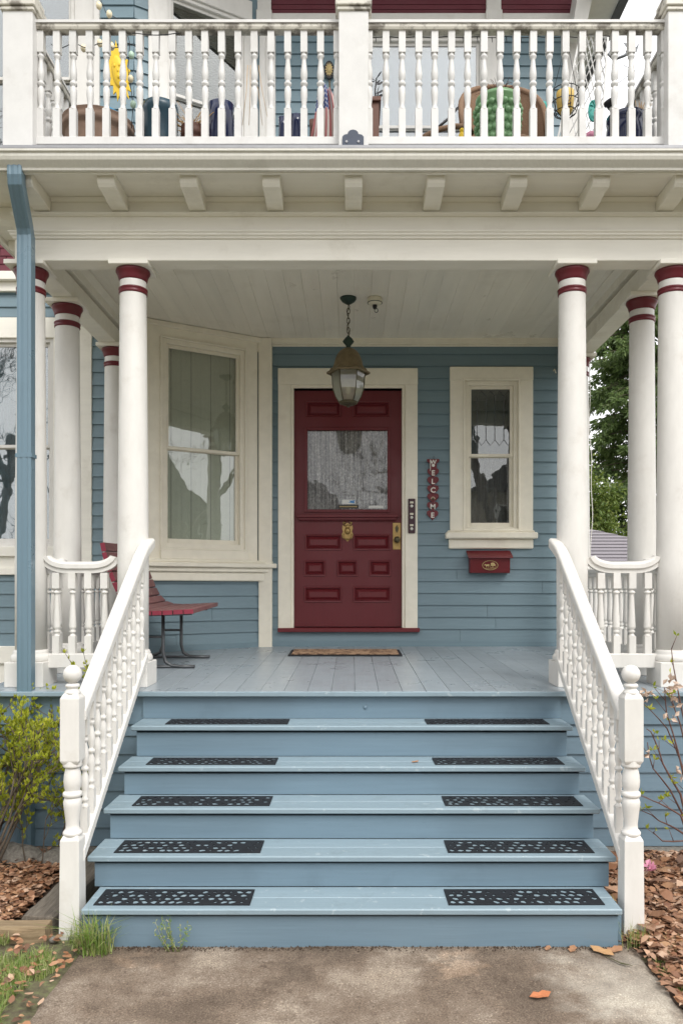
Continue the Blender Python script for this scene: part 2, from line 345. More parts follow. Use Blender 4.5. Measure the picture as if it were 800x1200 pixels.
    # flag: stripes and a canton
    m, nt, bs = nodemat('flag'); tc = N(nt, 'ShaderNodeTexCoord'); sp = N(nt, 'ShaderNodeSeparateXYZ'); lnk(nt, tc.outputs['UV'], sp.inputs[0])
    ml = N(nt, 'ShaderNodeMath', operation='MULTIPLY'); lnk(nt, sp.outputs[0], ml.inputs[0]); ml.inputs[1].default_value = 6.5
    fr = N(nt, 'ShaderNodeMath', operation='FRACT'); lnk(nt, ml.outputs[0], fr.inputs[0])
    st = ramp(nt, fr.outputs[0], [(.49, (.55,.20,.20)), (.51, (.72,.66,.60))])
    vo = N(nt, 'ShaderNodeTexVoronoi'); vo.inputs['Scale'].default_value = 13; vo.inputs['Randomness'].default_value = .2; lnk(nt, tc.outputs['UV'], vo.inputs['Vector'])
    star = ramp(nt, vo.outputs['Distance'], [(.25, (.8,.8,.8)), (.3, (.06,.09,.25))])
    g1 = N(nt, 'ShaderNodeMath', operation='GREATER_THAN'); lnk(nt, sp.outputs[1], g1.inputs[0]); g1.inputs[1].default_value = .62
    g2 = N(nt, 'ShaderNodeMath', operation='LESS_THAN'); lnk(nt, sp.outputs[0], g2.inputs[0]); g2.inputs[1].default_value = .62
    g3 = N(nt, 'ShaderNodeMath', operation='MULTIPLY'); lnk(nt, g1.outputs[0], g3.inputs[0]); lnk(nt, g2.outputs[0], g3.inputs[1])
    lnk(nt, mixc(nt, g3.outputs[0], st, star), bs.inputs['Base Color']); bs.inputs['Roughness'].default_value = .8
ground_mat()
# ------------------------------------------------------------------ key dimensions
DECK_Y, WALL_Y = 5.14, 8.0
def zf(y): return 1.077+.0292*(y-DECK_Y)          # the deck falls towards the steps
CEIL = 4.27; BEAM = 3.958
COLX = 2.20
E = .121
# ------------------------------------------------------------------ ground
g = MB(); gs = 60
g.add([(-400,-400,-.03),(400,-400,-.03),(400,400,-.03),(-400,400,-.03)], [(0,1,2,3)])
tag(g.build('ground', 'lawn'), kind='structure')
st_ = MB(); st_.add([(-60,-13,-.02),(60,-13,-.02),(60,-6.5,-.02),(-60,-6.5,-.02)], [(0,1,2,3)]); tag(st_.build('road', 'asphalt'), kind='structure')
sw = MB(); sw.box((-60,-5.2,-.1), (60,-3.6,-.005)); tag(sw.build('bounce_sidewalk', 'stone_grey'), kind='structure')  # unseen strip behind the camera, added to bounce light into the porch
def patch(name, mat, x0, x1, y0, y1, z, nx, ny, amp, kind='structure', edge=.0, seed=1):
    m = MB(); vs = []
    for j in range(ny+1):
        for i in range(nx+1):
            x = x0+(x1-x0)*i/nx; y = y0+(y1-y0)*j/ny
            zz = z+amp*mnoise.fractal(Vector((x*2.5+seed, y*2.5, seed)), 1, 2, 4)
            if i in (0, nx): x += edge*mnoise.fractal(Vector((seed*3.1, y*4, i)), 1, 2, 4); zz -= .03*(edge > 0)
            vs.append((x, y, zz))
    m.add(vs, [(j*(nx+1)+i, j*(nx+1)+i+1, (j+1)*(nx+1)+i+1, (j+1)*(nx+1)+i) for j in range(ny) for i in range(nx)], True)
    o = m.build(name, mat); tag(o, kind=kind); return o
patch('garden_bed_left', 'soil', -5, -1.55, 4.0, 6.2, .0, 60, 40, .03, seed=3)
patch('garden_bed_right', 'soil', 1.33, 5, 3.3, 6.2, -.004, 60, 40, .03, seed=5)
patch('path', 'concrete', -1.34, 1.40, -6, 5.0, .0, 60, 160, .006, edge=.05, seed=8)
patch('lawn_left', 'lawn', -5, -1.15, 1, 4.02, -.014, 60, 40, .02, seed=6)
patch('lawn_right', 'lawn', 1.2, 5, 1, 3.75, -.016, 60, 40, .02, seed=16)
# ------------------------------------------------------------------ house walls
house = thing('house', 'blue clapboard house with cream trim, bay windows and burgundy front door behind the porch', 'house', (0, WALL_Y, 0))
main = Frame((0, WALL_Y, 0), (1,0,0), (0,-1,0))
left = Frame((0, 7.33, 0), (1,0,0), (0,-1,0))
A = Vector((-2.02, 7.33, 0)); B = Vector((-.922, 7.97, 0))
bay = Frame(B, (B-A), (.5026,-.8645,0)); BL = -(B-A).length
def cells(fr, s0, s1, z0, z1, ops, n0, n1):
    S = sorted({s0, s1, *[v for o in ops for v in o[:2] if s0 < v < s1]}); Z = sorted({z0, z1, *[v for o in ops for v in o[2:] if z0 < v < z1]})
    m = MB()
    for a, b in zip(S, S[1:]):
        for c, d in zip(Z, Z[1:]):
            ms, mz = (a+b)/2, (c+d)/2
            if any(o[0] < ms < o[1] and o[2] < mz < o[3] for o in ops): continue
            m.fbox(fr, a, b, c, d, n0, n1)
    return m
def wall(fr, s0, s1, z0, z1, holes, covers, mat='siding_blue', e=E, zstart=None, name='wall', thick=.14, board='clapboard'):
    w_ = cells(fr, s0, s1, z0, z1, holes, -thick, -.004).build(name, mat, house)
    z = z0 if zstart is None else zstart
    while z < z1-.005:
        a, b = z, min(z+e, z1)
        cur = [(s0, s1)]; clipped = []
        for o in covers:
            if o[3] <= a+.002 or o[2] >= b-.002: continue
            nxt = []
            for c, d in cur:
                if o[0] >= d or o[1] <= c: nxt.append((c, d)); continue
                if o[0] > c: nxt.append((c, o[0]))
                if o[1] < d: nxt.append((o[1], d))
                q0, q1 = max(c, o[0]), min(d, o[1])
                if o[2] > a+.01: clipped.append((q0, q1, a, o[2]))
                if o[3] < b-.01: clipped.append((q0, q1, o[3], b))
            cur = nxt
        cur2 = []
        for c, d in cur:
            if d-c > 1.1 and rnd.random() < .45: x_ = rnd.uniform(c+.3, d-.3); cur2 += [(c, x_-.0012), (x_+.0012, d)]
            else: cur2.append((c, d))
        cur = cur2
        for c, d, za, zb in [(c, d, a, b) for c, d in cur]+clipped:
            if d-c < .01: continue
            def th(zz): return .020-(zz-a)/e*.015
            j = rnd.uniform(-.0012, .0012); m = MB()
            m.hexa([fr.p(c,za+j,th(za)),fr.p(d,za-j,th(za)),fr.p(d,za,-.004),fr.p(c,za,-.004),fr.p(c,zb,th(zb)),fr.p(d,zb,th(zb)),fr.p(d,zb,-.004),fr.p(c,zb,-.004)])
            m.build(board, mat, w_)
        z += e
    return w_
def pr(fr, x0, x1, y0, y1, n=0):
    """photo rectangle on a wall (left,right,top,bottom) -> s0,s1,z0,z1"""
    s0, _ = fr.px(x0, y0, n); s1, _ = fr.px(x1, y0, n); xm = (x0+x1)/2
    _, z1 = fr.px(xm, y0, n); _, z0 = fr.px(xm, y1, n); return s0, s1, z0, z1
def room(fr, s0, s1, z0, z1, depth=.9, mat='dark_room'):
    m = MB(); P = lambda s, z, n: fr.p(s, z, n)
    a, b, c, d = s0-.3, s1+.3, z0-.2, z1+.2
    m.add([P(a,c,-.15),P(b,c,-.15),P(b,d,-.15),P(a,d,-.15),P(a,c,-depth),P(b,c,-depth),P(b,d,-depth),P(a,d,-depth)], [(4,5,6,7),(0,1,5,4),(1,2,6,5),(2,3,7,6),(3,0,4,7)])
    return m.build('interior_wall', mat, house)
def casing(fr, s0, s1, z0, z1, w_, wt, n=.035, mat='cream', par=None, bottom=False, name='casing'):
    """frame board round an opening s0..s1,z0..z1; w_ side width, wt head height"""
    m = MB(); m.fbox(fr, s0-w_, s0, z0, z1, -.002, n); m.fbox(fr, s1, s1+w_, z0, z1, -.002, n); m.fbox(fr, s0-w_-.002, s1+w_+.002, z1, z1+wt, -.002, n+.003)
    if bottom: m.fbox(fr, s0-w_, s1+w_, z0-bottom, z0, -.002, n+.003)
    return m.build(name, mat, par, bev=.004)
def ring(m, fr, s0, s1, z0, z1, w_, n0, n1, wb=None, wt=None):
    wb = wb or w_; wt = wt or w_
    m.fbox(fr, s0, s0+w_, z0, z1, n0, n1); m.fbox(fr, s1-w_, s1, z0, z1, n0, n1)
    m.fbox(fr, s0+w_, s1-w_, z0, z0+wb, n0, n1-.001); m.fbox(fr, s0+w_, s1-w_, z1-wt, z1, n0, n1-.001)
def window(fr, s0, s1, z0, z1, zm, glass_mat='pane_glass', cover=None, label=None, back='dark_room', mat='cream', fw=.035):
    """double-hung window filling the opening; zm meeting rail"""
    m = MB(); ring(m, fr, s0, s1, z0, z1, fw, -.12, .012)
    win = m.build('window', mat, house, bev=.003, label=label)
    a, b = s0+fw, s1-fw; sw = .032
    u = MB(); ring(u, fr, a, b, zm-.012, z1-fw, sw, -.045, -.02, wb=.03); u.build('upper_sash', mat, win, bev=.003)
    l = MB(); ring(l, fr, a, b, z0+fw, zm+.012, sw, -.078, -.048, wb=.045, wt=.03); l.build('lower_sash', mat, win, bev=.003)
    g1 = MB(); g1.fbox(fr, a+sw, b-sw, zm+.018, z1-fw-sw, -.036, -.032); g1.build('pane', glass_mat, win)
    g2 = MB(); g2.fbox(fr, a+sw, b-sw, z0+fw+.045, zm-.018, -.066, -.062); g2.build('pane', glass_mat, win)
    room(fr, s0, s1, z0, z1, mat=back)
    if cover: cover(win, a, b, z0+fw, z1-fw)
    return win
def vblinds(fr, mat, n=-.095, w_=.10):
    def f(win, a, b, z0, z1):
        k = int((b-a+.04)/w_)+1
        for i in range(k):
            m = MB(); s = a-.02+i*w_; m.fbox(fr, s, s+w_-.004, z0, z1, n-.004+(i%2)*.006, n+(i%2)*.006); m.v[0:0] = []
            m.build('blind_slat', mat, win)
        h = MB(); h.fbox(fr, a-.03, b+.05, z0-.1, z1+.1, n-.03, n-.022); h.build('blind_backing', 'blind_grey', win)
    return f
def drape(fr, mat, n=-.14, folds=14, z_lo=None, z_hi=None, amp=.015, s_lo=0, s_hi=1, name='curtain'):
    def f(win, a, b, z0, z1):
        m = MB(); K = folds*8; a2 = a+(b-a)*s_lo-.02; b2 = a+(b-a)*s_hi+.02; za = z0 if z_lo is None else z_lo; zb = z1 if z_hi is None else z_hi
        vs = []
        for i in range(K+1):
            t = i/K; s = a2+(b2-a2)*t; d = n+amp*math.sin(t*folds*2*math.pi+1.3*math.sin(t*17))
            vs += [fr.p(s, za, d), fr.p(s, zb, d)]
        m.add(vs, [(2*i, 2*i+2, 2*i+3, 2*i+1) for i in range(K)], True); m.build(name, mat, win, fix=False)
    return f
# --- main wall, ground floor
dr = pr(main, 343, 472, 455, 736.5)          # door opening
dz0 = dr[2]; dz1 = dr[3]
dcov = (dr[0]-.145, dr[1]+.145, dz0-.03, dz1+.19)
wo = pr(main, 544, 606, 447, 622)
wcov = (wo[0]-.14, wo[1]+.14, wo[2]-.02, wo[3]+.12)
wall(main, -.86, 2.25, zf(WALL_Y)-.05, CEIL+.06, [dr, wo], [(dcov[0]+.02, dcov[1]-.02, dcov[2], dcov[3]-.02), (wcov[0]+.02, wcov[1]-.02, wcov[2], wcov[3]-.02)], zstart=zf(WALL_Y)+.055, name='front_wall')
m = MB(); m.fbox(main, -.86, 2.25, zf(WALL_Y)-.03, zf(WALL_Y)+.055, -.004, .024); m.build('base_board', 'siding_blue', house, bev=.003)
m = MB(); m.fbox(main, -.80, 2.26, CEIL-.055, CEIL+.02, 0, .05); m.fbox(main, -.80, 2.26, CEIL-.075, CEIL-.055, 0, .032); m.build('crown_moulding', 'cream', house, bev=.004)
# corner boards between bay and wall
m = MB(); m.fbox(main, sx(303.5, 7.97), sx(319, 7.97), zf(8)-.02, CEIL-.004, -.01, .075); m.build('corner_board', 'cream', house, bev=.004)
# --- second storey main wall
w2 = pr(main, 426, 566, 44, 163); w2 = (w2[0], w2[1], 5.15, w2[3])
z2 = sz(27, 8.0)
wall(main, -.98, 2.25, 4.45, z2+.02, [w2], [(w2[0]-.14, w2[1]+.14, w2[2]-.1, w2[3]+.1)], zstart=4.5, name='upper_wall')
def add_back_panel(win, a, b, z0, z1):
    m = MB(); m.fbox(main, a-.02, b+.02, sz(152, 8), z1, -.125, -.12); m.build('back_panel', 'panel_pale', win)  # flat pale lavender panel behind the upper pane
window(main, *w2, sz(147, 8), 'pane_old', add_back_panel, 'wide upper window with a pale panel behind the upper sash', mat='white')
casing(main, w2[0], w2[1], w2[2], w2[3], .165, .16, par=house, mat='white')
# --- left bay (flat face) and angled face, both storeys
lw = (-4.1, sx(63.5, 7.33), sz(641, 7.33), sz(397, 7.33))
lw2 = (-4.1, sx(88, 7.33), 5.15, 7.55)
lz0 = sz(757, 7.33)
wall(left, -5.5, A.x, lz0, sz(342, 7.33), [lw], [(lw[0]-.4, sx(107, 7.33), lw[2]-.2, lw[3]+.2)], name='bay_front_wall')
wall(left, -5.5, A.x, 4.62, 8.2, [lw2], [(lw2[0]-.4, sx(118, 7.33), lw2[2]-.2, 8.2)], name='bay_upper_wall')
m = MB(); m.fbox(left, sx(64, 7.33), sx(81, 7.33), lw[2]-.1, lw[3], 0, .034); m.fbox(left, -5.5, sx(81, 7.33), lw[3], lw[3]+.19, 0, .034); m.build('casing', 'entablature', house, bev=.004)
m = MB(); m.fbox(left, sx(81, 7.33), sx(108.5, 7.33), lz0, sz(370, 7.33), 0, .03); m.build('corner_board', 'entablature', house, bev=.004)
m = MB(); m.fbox(left, -5.5, sx(81, 7.33)-.002, lw[2]-.09, lw[2], 0, .07); m.fbox(left, -5.5, sx(81, 7.33)-.002, lw[2]-.20, lw[2]-.09, 0, .035); m.fbox(left, -5.5, sx(81,7.33)-.002, lw[2]-.26, lw[2]-.20, 0, .06); m.build('window_sill', 'entablature', house, bev=.004)
m = MB(); m.fbox(left, -5.5, -2.3, lz0-.16, lz0, -.1, .06); m.fbox(left, -5.5, -2.3, .0, lz0-.16, -.1, .03); m.build('water_table', 'entablature', house, bev=.004)
window(left, lw[0], lw[1], lw[2], lw[3], sz(523, 7.33), 'pane_old', drape(left, 'curtain_pale', folds=22), 'tall left window with pale blue curtains behind it', mat='white')
window(left, lw2[0], lw2[1], lw2[2], lw2[3], sz(90, 7.33), 'pane_old', None, 'upper left window reflecting bare branches', mat='white')
m = MB(); m.fbox(left, sx(88.5, 7.33), sx(111, 7.33), 4.62, 8.2, 0, .03); m.fbox(left, sx(111.3, 7.33), sx(118, 7.33), 4.62, 8.2, 0, .05); m.build('casing', 'white', house, bev=.004)
# red shingled belt and cornice of the bay between the storeys
m = MB(); m.fbox(left, -5.5, A.x, sz(342, 7.33)-.01, sz(332, 7.33), -.1, .05); m.fbox(left, -5.5, A.x-.001, sz(332, 7.33), sz(322, 7.33), -.1, .10); m.build('belt_cornice', 'entablature', house, bev=.005)
bw = MB(); bw.fbox(left, -5.5, A.x, sz(322, 7.33), 4.62, -.14, 0); bw = bw.build('belt_wall', 'shingle_red', house)
zz = sz(322, 7.33)+.002; r_ = 0
while zz < 4.9 and r_ < 8:
    s = -4.2-(r_%2)*.06
    while s < -2.45:
        m = MB(); j = rnd.uniform(0, .006); m.hexa([left.p(s,zz-j,.07-.008*r_),left.p(s+.115,zz-j,.07-.008*r_),left.p(s+.115,zz-j,.0),left.p(s,zz-j,0),left.p(s,zz+.1,.05-.008*r_),left.p(s+.115,zz+.1,.05-.008*r_),left.p(s+.115,zz+.1,0),left.p(s,zz+.1,0)])
        m.build('shingle', 'shingle_red', bw); s += .12
    zz += .078; r_ += 1
# angled face
b1 = pr(bay, 189, 286, 402, 643); _, t1 = bay.px(189, 396); _, bb = bay.px(189, 641.5); _, zr = bay.px(240, 528)
bo = (b1[0], b1[1], bb, bay.px(240, 404)[1]-.0)
sR = bay.px(301, 500)[0]; sL = BL
zs = sz(681, 7.75); zt = sz(655, 7.75)
zsb = bay.px(240, 681)[1]; zst = bay.px(240, 656)[1]
wall(bay, BL, -.01, zf(7.6)-.06, zsb, [], [], zstart=zsb-E*5.2, name='bay_lower_wall')
m = MB(); m.fbox(bay, BL, 0, zf(7.5)-.06, zf(7.9)+.05, 0, .024); m.build('base_board', 'siding_blue', house)
cells(bay, BL, sR, zst, CEIL+.05, [bo], -.14, .016).build('bay_panel', 'cream', house)
m = MB(); m.fbox(bay, sR, 0, zst, CEIL+.05, -.14, -.005); m.build('bay_return', 'siding_blue', house)
m = MB(); m.fbox(bay, sR-.02, .02, CEIL-.14, CEIL-.003, -.02, .02); m.fbox(bay, BL, .03, CEIL-.05, CEIL-.004, -.02, .05); m.build('crown_moulding', 'cream', house, bev=.004)
window(bay, *bo, zr, 'pane_glass', vblinds(bay, 'blind_green'), 'bay window beside the door with vertical blinds', fw=.045)
m = MB(); ring(m, bay, bo[0]-.018, bo[1]+.018, bo[2]-.018, bo[3]+.018, .02, .014, .034); m.build('window_bead', 'cream', house, bev=.004)
m = MB(); m.fbox(bay, bo[0]-.02, bo[1]+.03, zst, bo[2]-.018, .012, .05); m.build('apron', 'cream', house, bev=.004)
m = MB(); h_ = (zst-zsb)
m.fbox(bay, BL, .11, zst-.03, zst, 0, .07); m.fbox(bay, BL, .13, zst-.075, zst-.03, 0, .12); m.fbox(bay, BL, .10, zst-.12, zst-.075, 0, .085); m.fbox(bay, BL, .08, zsb, zst-.12, 0, .06); m.build('window_sill', 'cream', house, bev=.008)
# angled face, upper storey
bu = (bay.px(196, 90)[0], bay.px(285, 90)[0], 5.2, 7.42)
wall(bay, BL, 0, 4.62, 7.9, [bu], [(bay.px(173, 90)[0], .0, 4.5, 8.2)], name='bay_upper_wall')
m = MB(); m.fbox(bay, bay.px(173,90)[0], bu[0], 4.62, bu[3], 0, .03); m.fbox(bay, bu[1], -.10, 4.62, bu[3], 0, .03); m.fbox(bay, bay.px(173,90)[0], -.10, bu[3], bu[3]+.2, 0, .034); m.build('casing', 'white', house, bev=.004)
window(bay, *bu, bay.px(240, 120)[1], 'pane_glass', None, 'upper bay window with dark horizontal blinds', mat='white')
sl = MB(); z = 5.25
while z < 7.4: sl.fbox(bay, bu[0]+.03, bu[1]-.03, z, z+.022, -.135, -.125); z += .027
sl.build('blind_slats', 'blind_dark', house, kind='stuff')
m = MB(); m.fbox(main, sx(304, 7.97), sx(311, 7.97), 4.62, z2, -.01, .05); m.fbox(main, sx(313, 7.97)-.02, sx(325, 7.97)-.02, 4.62, z2, -.01, .03); m.build('corner_board', 'white', house, bev=.004)
# frieze and red gable band above the upper wall
m = MB(); m.fbox(main, -.9, 2.27, z2, sz(17, 8), -.1, .03); m.build('frieze_board', 'white', house, bev=.004)
rb = MB(); rb.fbox(main, -.9, 2.27, sz(17, 8), 9.2, -.1, -.004); rb = rb.build('gable_wall', 'shingle_red', house)
z = sz(17, 8)
while z < 9:
    m = MB(); m.fbox(main, -.9, 2.27, z, z+.044, -.004, .012); m.build('clapboard', 'shingle_red', rb); z += .05
for x0, x1 in ((302, 318), (569, 586)):
    m = MB(); m.fbox(main, sx(x0, 8), sx(x1, 8), sz(15, 8), 8.6, 0, .05); m.fbox(main, sx(x0-1, 8), sx(x1+1, 8), sz(28, 8), sz(16, 8), .03, .07); m.build('gable_bracket', 'white', house, bev=.004)
m = MB(); m.add([bay.p(BL-.3,7.9,.1),bay.p(.1,7.9,.1),bay.p(.1,9,.1),bay.p(BL-.3,9,.1)], [(0,1,2,3)]); m.build('bay_gable', 'shingle_red', house)
m = MB(); m.box((-5.5, 6.5, 8.4), (2.7, 8.6, 8.46)); m.build('unseen_soffit', 'white', house)  # unseen overhang above the view, added to darken the balcony wall
m = MB(); m.prism([(-5.6,6.4,8.46),(-5.6,6.4,8.62),(-5.6,12,12.5),(-5.6,12,8.46)], (0,0,0), (8.4,0,0)); m.build('roof', 'roof_dark', house)
# right corner, side wall and eave running back
m = MB(); m.fbox(main, 2.13, 2.27, 4.62, z2, 0, .03); m.box((2.25, 7.98, 4.6), (2.285, 8.1, z2)); m.build('corner_board', 'white', house, bev=.004)
m = MB(); m.box((-5.5, 8.5, .0), (2.24, 16, 9)); m.build('house_body', 'siding_blue', house)
m = MB(); m.box((2.1, 8.004, 0), (2.245, 8.6, 9)); m.build('side_wall', 'siding_blue', house)
m = MB(); m.box((2.245, 7.3, z2), (2.60, 16, z2+.04)); m.build('side_soffit', 'white', house); m = MB(); m.box((2.60, 7.3, z2-.03), (2.68, 16, z2+.22)); m.build('side_gutter', 'grey_metal', house)
m = MB(); m.prism([at(672, 24, 7.6), at(688, 24, 7.6), at(702, -40, 7.6), at(682, -40, 7.6)], (0,0,0), (0,.3,0)); m.build('rake_board', 'white', house)
# --- small window right of the door
def leaded(win, a, b, z0, z1):
    m = MB(); zb = zmid = sz(533, 8)+.04; n_ = 5
    for i in range(1, n_): m.fbox(main, a+(b-a)*i/n_-.003, a+(b-a)*i/n_+.003, zb+.12, z1-.1, -.031, -.027)
    for i in range(n_-1):
        s = a+(b-a)*(i+1)/n_; m.tube([main.p(s, z1-.1, -.029), main.p(s+(b-a)/n_/2, z1-.05, -.029), main.p(s+(b-a)/n_, z1-.1, -.029)], .003, 4)
        m.tube([main.p(s, zb+.12, -.029), main.p(s+(b-a)/n_/2, zb+.06, -.029), main.p(s+(b-a)/n_, zb+.12, -.029)], .003, 4)
    m.build('leading', 'grey_metal', win)
    drape(main, 'sheer', n=-.2, folds=7, z_hi=sz(533, 8), amp=.02, s_hi=.95)(win, a, b, z0, z1)
window(main, *wo, sz(533.5, 8), 'pane_glass', leaded, 'narrow window with leaded upper sash right of the door', fw=.04)
casing(main, wo[0], wo[1], wo[2], wo[3], .15, .14, par=house, n=.04)
m = MB(); ring(m, main, wo[0]-.02, wo[1]+.02, wo[2]-.0, wo[3]+.02, .02, .03, .052); m.build('window_bead', 'cream', house, bev=.004)
_, _, q0, q1 = pr(main, 521, 630, 622, 641)
m = MB(); c0, c1 = sx(522, 7.93), sx(629.5, 7.93); m.fbox(main, c0+.02, c1-.02, q1-.02, q1, 0, .06); m.fbox(main, c0, c1, q1-.085, q1-.02, 0, .10); m.fbox(main, c0+.035, c1-.035, q0-.02, q1-.085, 0, .05); m.build('window_sill', 'cream', house, bev=.010)
# --- front door
door = MB(); a, b, z0, z1 = dr
gx = pr(main, 358, 456, 502, 599, -.05)
n0, n1 = -.10, -.055
pan = [pr(main, *q, -.05) for q in ((359,399,470.5,488,),(414,456,470.5,488),(357.5,400,626.5,644.5),(414,457,626.5,644.5),(356.5,381,657,675),(395,418.5,657,675),(433,457.5,657,675),(356.5,400,688,705.5),(414,457.5,688,705.5))]
d_ = cells(main, a+.012, b-.012, z0+.015, z1-.01, [gx]+pan, n0, n1)
door = d_.build('door', 'burgundy', house, label='burgundy panelled door with a lace curtained window')
for p in pan:
    m = MB(); e_ = .022; s0,s1,c,d = p
    def pt(k, n): return [main.p(s0+k, c+k, n), main.p(s1-k, c+k, n), main.p(s1-k, d-k, n), main.p(s0+k, d-k, n)]
    R4 = pt(0, n1+.012)+pt(.012, n1+.010)+pt(.02, n1-.012)+pt(.024, n1-.014)+pt(.05, n1+.004)
    fs = [(r*4+i, r*4+(i+1)%4, r*4+4+(i+1)%4, r*4+4+i) for r in range(4) for i in range(4)]+[(16,17,18,19)]
    m.add(R4, fs); m.add([main.p(s0-.004,c-.004,n1), main.p(s1+.004,c-.004,n1), main.p(s1+.004,d+.004,n1), main.p(s0-.004,d+.004,n1)]+pt(0, n1+.012), [(i,(i+1)%4,4+(i+1)%4,4+i) for i in range(4)])
    m.build('panel', 'burgundy', door)
m = MB(); ring(m, main, gx[0]-.012, gx[1]+.012, gx[2]-.012, gx[3]+.012, .03, n1-.02, n1+.014); m.build('glazing_bead', 'burgundy', door, bev=.004)
m = MB(); m.fbox(main, gx[0], gx[1], gx[2], gx[3], -.082, -.078); m.build('door_pane', 'door_glass', door)
drape(main, 'lace', n=-.098, folds=15, amp=.010)(door, gx[0], gx[1], gx[2]-.02, gx[3]+.02)
room(main, gx[0], gx[1], gx[2], gx[3], depth=.5, mat='plaster_room')
s0, s1, c, d = pr(main, 348, 466, 603, 613, -.03)
m = MB(); m.fbox(main, s0, s1, d-.03, d, n1, n1+.05); m.fbox(main, s0+.015, s1-.015, d-.055, d-.03, n1, n1+.03)
q = s0+.02
while q < s1-.03: m.fbox(main, q, q+.010, d-.072, d-.055, n1, n1+.022); q += .019
m.build('dentil_shelf', 'burgundy', door, bev=.003)
# knocker
kc = main.px(407, 624, n1); K = MB(); ks, kz = kc
def sph(m, c, r, sc=(1,1,1), seg=8, rings=6):
    vs = []; c = Vector(c)
    for i in range(rings+1):
        t = math.pi*i/rings
        for k in range(seg):
            p = 2*math.pi*k/seg; vs.append(c+Vector((math.sin(t)*math.cos(p)*r*sc[0], math.sin(t)*math.sin(p)*r*sc[1], math.cos(t)*r*sc[2])))
    m.add(vs, [(i*seg+k, i*seg+(k+1)%seg, (i+1)*seg+(k+1)%seg, (i+1)*seg+k) for i in range(rings) for k in range(seg)], True)
outl = [(0,-.095),(.02,-.075),(.05,-.055),(.058,-.02),(.045,.01),(.055,.04),(.05,.075),(.03,.06),(.022,.085),(0,.10),(-.022,.085),(-.03,.06),(-.05,.075),(-.055,.04),(-.045,.01),(-.058,-.02),(-.05,-.055),(-.02,-.075)]
K.prism([main.p(ks+x, kz+z, n1) for x, z in outl], (0,0,0), (0,-.012,0)); sph(K, main.p(ks, kz+.015, n1+.02), .03, (1,.6,1.2)); sph(K, main.p(ks, kz+.06, n1+.015), .018, (1.4,.6,1))
K.tube([main.p(ks+.04*math.cos(t), kz-.015+.055*math.sin(t), n1+.03) for t in [math.pi+math.pi*i/8 for i in range(9)]], .007, 6)
for sg in (-1, 1): K.tube([main.p(ks+sg*.025, kz+.07, n1+.012), main.p(ks+sg*.045, kz+.1, n1+.012), main.p(ks+sg*.02, kz+.105, n1+.012)], .008, 6)
K.build('knocker', 'brass', door)
s0, s1, c, d = pr(main, 460, 469.5, 612.5, 644, -.05)
m = MB(); m.fbox(main, s0, s1, c, d, n1, n1+.006); pl = m.build('lock_plate', 'brass', door, bev=.002)
m = MB(); hc = main.p((s0+s1)/2, sz(632, 7.95), n1+.006); m.lathe([(.016,0),(.012,.02),(.012,.035),(.026,.045),(.033,.06),(.026,.075),(.01,.08)], hc, 14, ax=(0,-1,0)); m.build('door_knob', 'brass_dark', door)
m = MB(); m.prism([main.p((s0+s1)/2+x, sz(620, 7.95)+z, n1+.006) for x, z in ((-.014,-.01),(0,-.035),(.014,-.01),(.018,.02),(0,.05),(-.018,.02))], (0,0,0), (0,-.006,0)); m.build('keyhole_plate', 'brass_dark', door)
# stickers on the door glass
for x0, x1, y0, y1, mt, nm in ((400.5,416.5,585.5,590.5,'sticker_white','sticker'),(396,420,591.5,596,'sticker_dark','sticker'),(432,449,592.5,595.8,'sticker_white','sticker')):
    s = pr(main, x0, x1, y0, y1, -.077); m = MB(); m.fbox(main, *s, -.0775, -.0765); st_o = m.build(nm, mt, door)
    if nm == 'sticker' and mt == 'sticker_white' and x0 < 410:
        m = MB(); m.prism([main.p(s[0]+(s[1]-s[0])*u, s[2]+(s[3]-s[2])*v, -.0765) for u, v in ((.45,.35),(.95,.1),(.9,.5),(.98,.9),(.6,.75),(.5,.9),(.62,.5))], (0,0,0), (0,-.0006,0)); m.build('sticker_print', 'sticker_blue', door)
    if mt == 'sticker_dark':
        m = MB()
        for i in range(9): m.fbox(main, s[0]+(s[1]-s[0])*(.08+.095*i), s[0]+(s[1]-s[0])*(.15+.095*i), s[2]+.015, s[2]+.026, -.0765, -.076)
        m.build('sticker_print', 'gold_paint', door)
# door frame
m = MB(); m.fbox(main, a-.018, a+.01, z0, z1+.01, -.12, .02); m.fbox(main, b-.01, b+.018, z0, z1+.01, -.12, .02); m.fbox(main, a-.018, b+.018, z1, z1+.03, -.12, .021); m.build('door_jamb', 'cream', house, bev=.003)
casing(main, a-.018, b+.018, z0, z1+.03, .127, .165, n=.04, par=house, name='door_casing')
m = MB(); m.fbox(main, sx(325.5, 7.95), sx(491.5, 7.95), z0-.035, z0+.006, -.12, .07); m.build('threshold', 'burgundy', house, bev=.004)
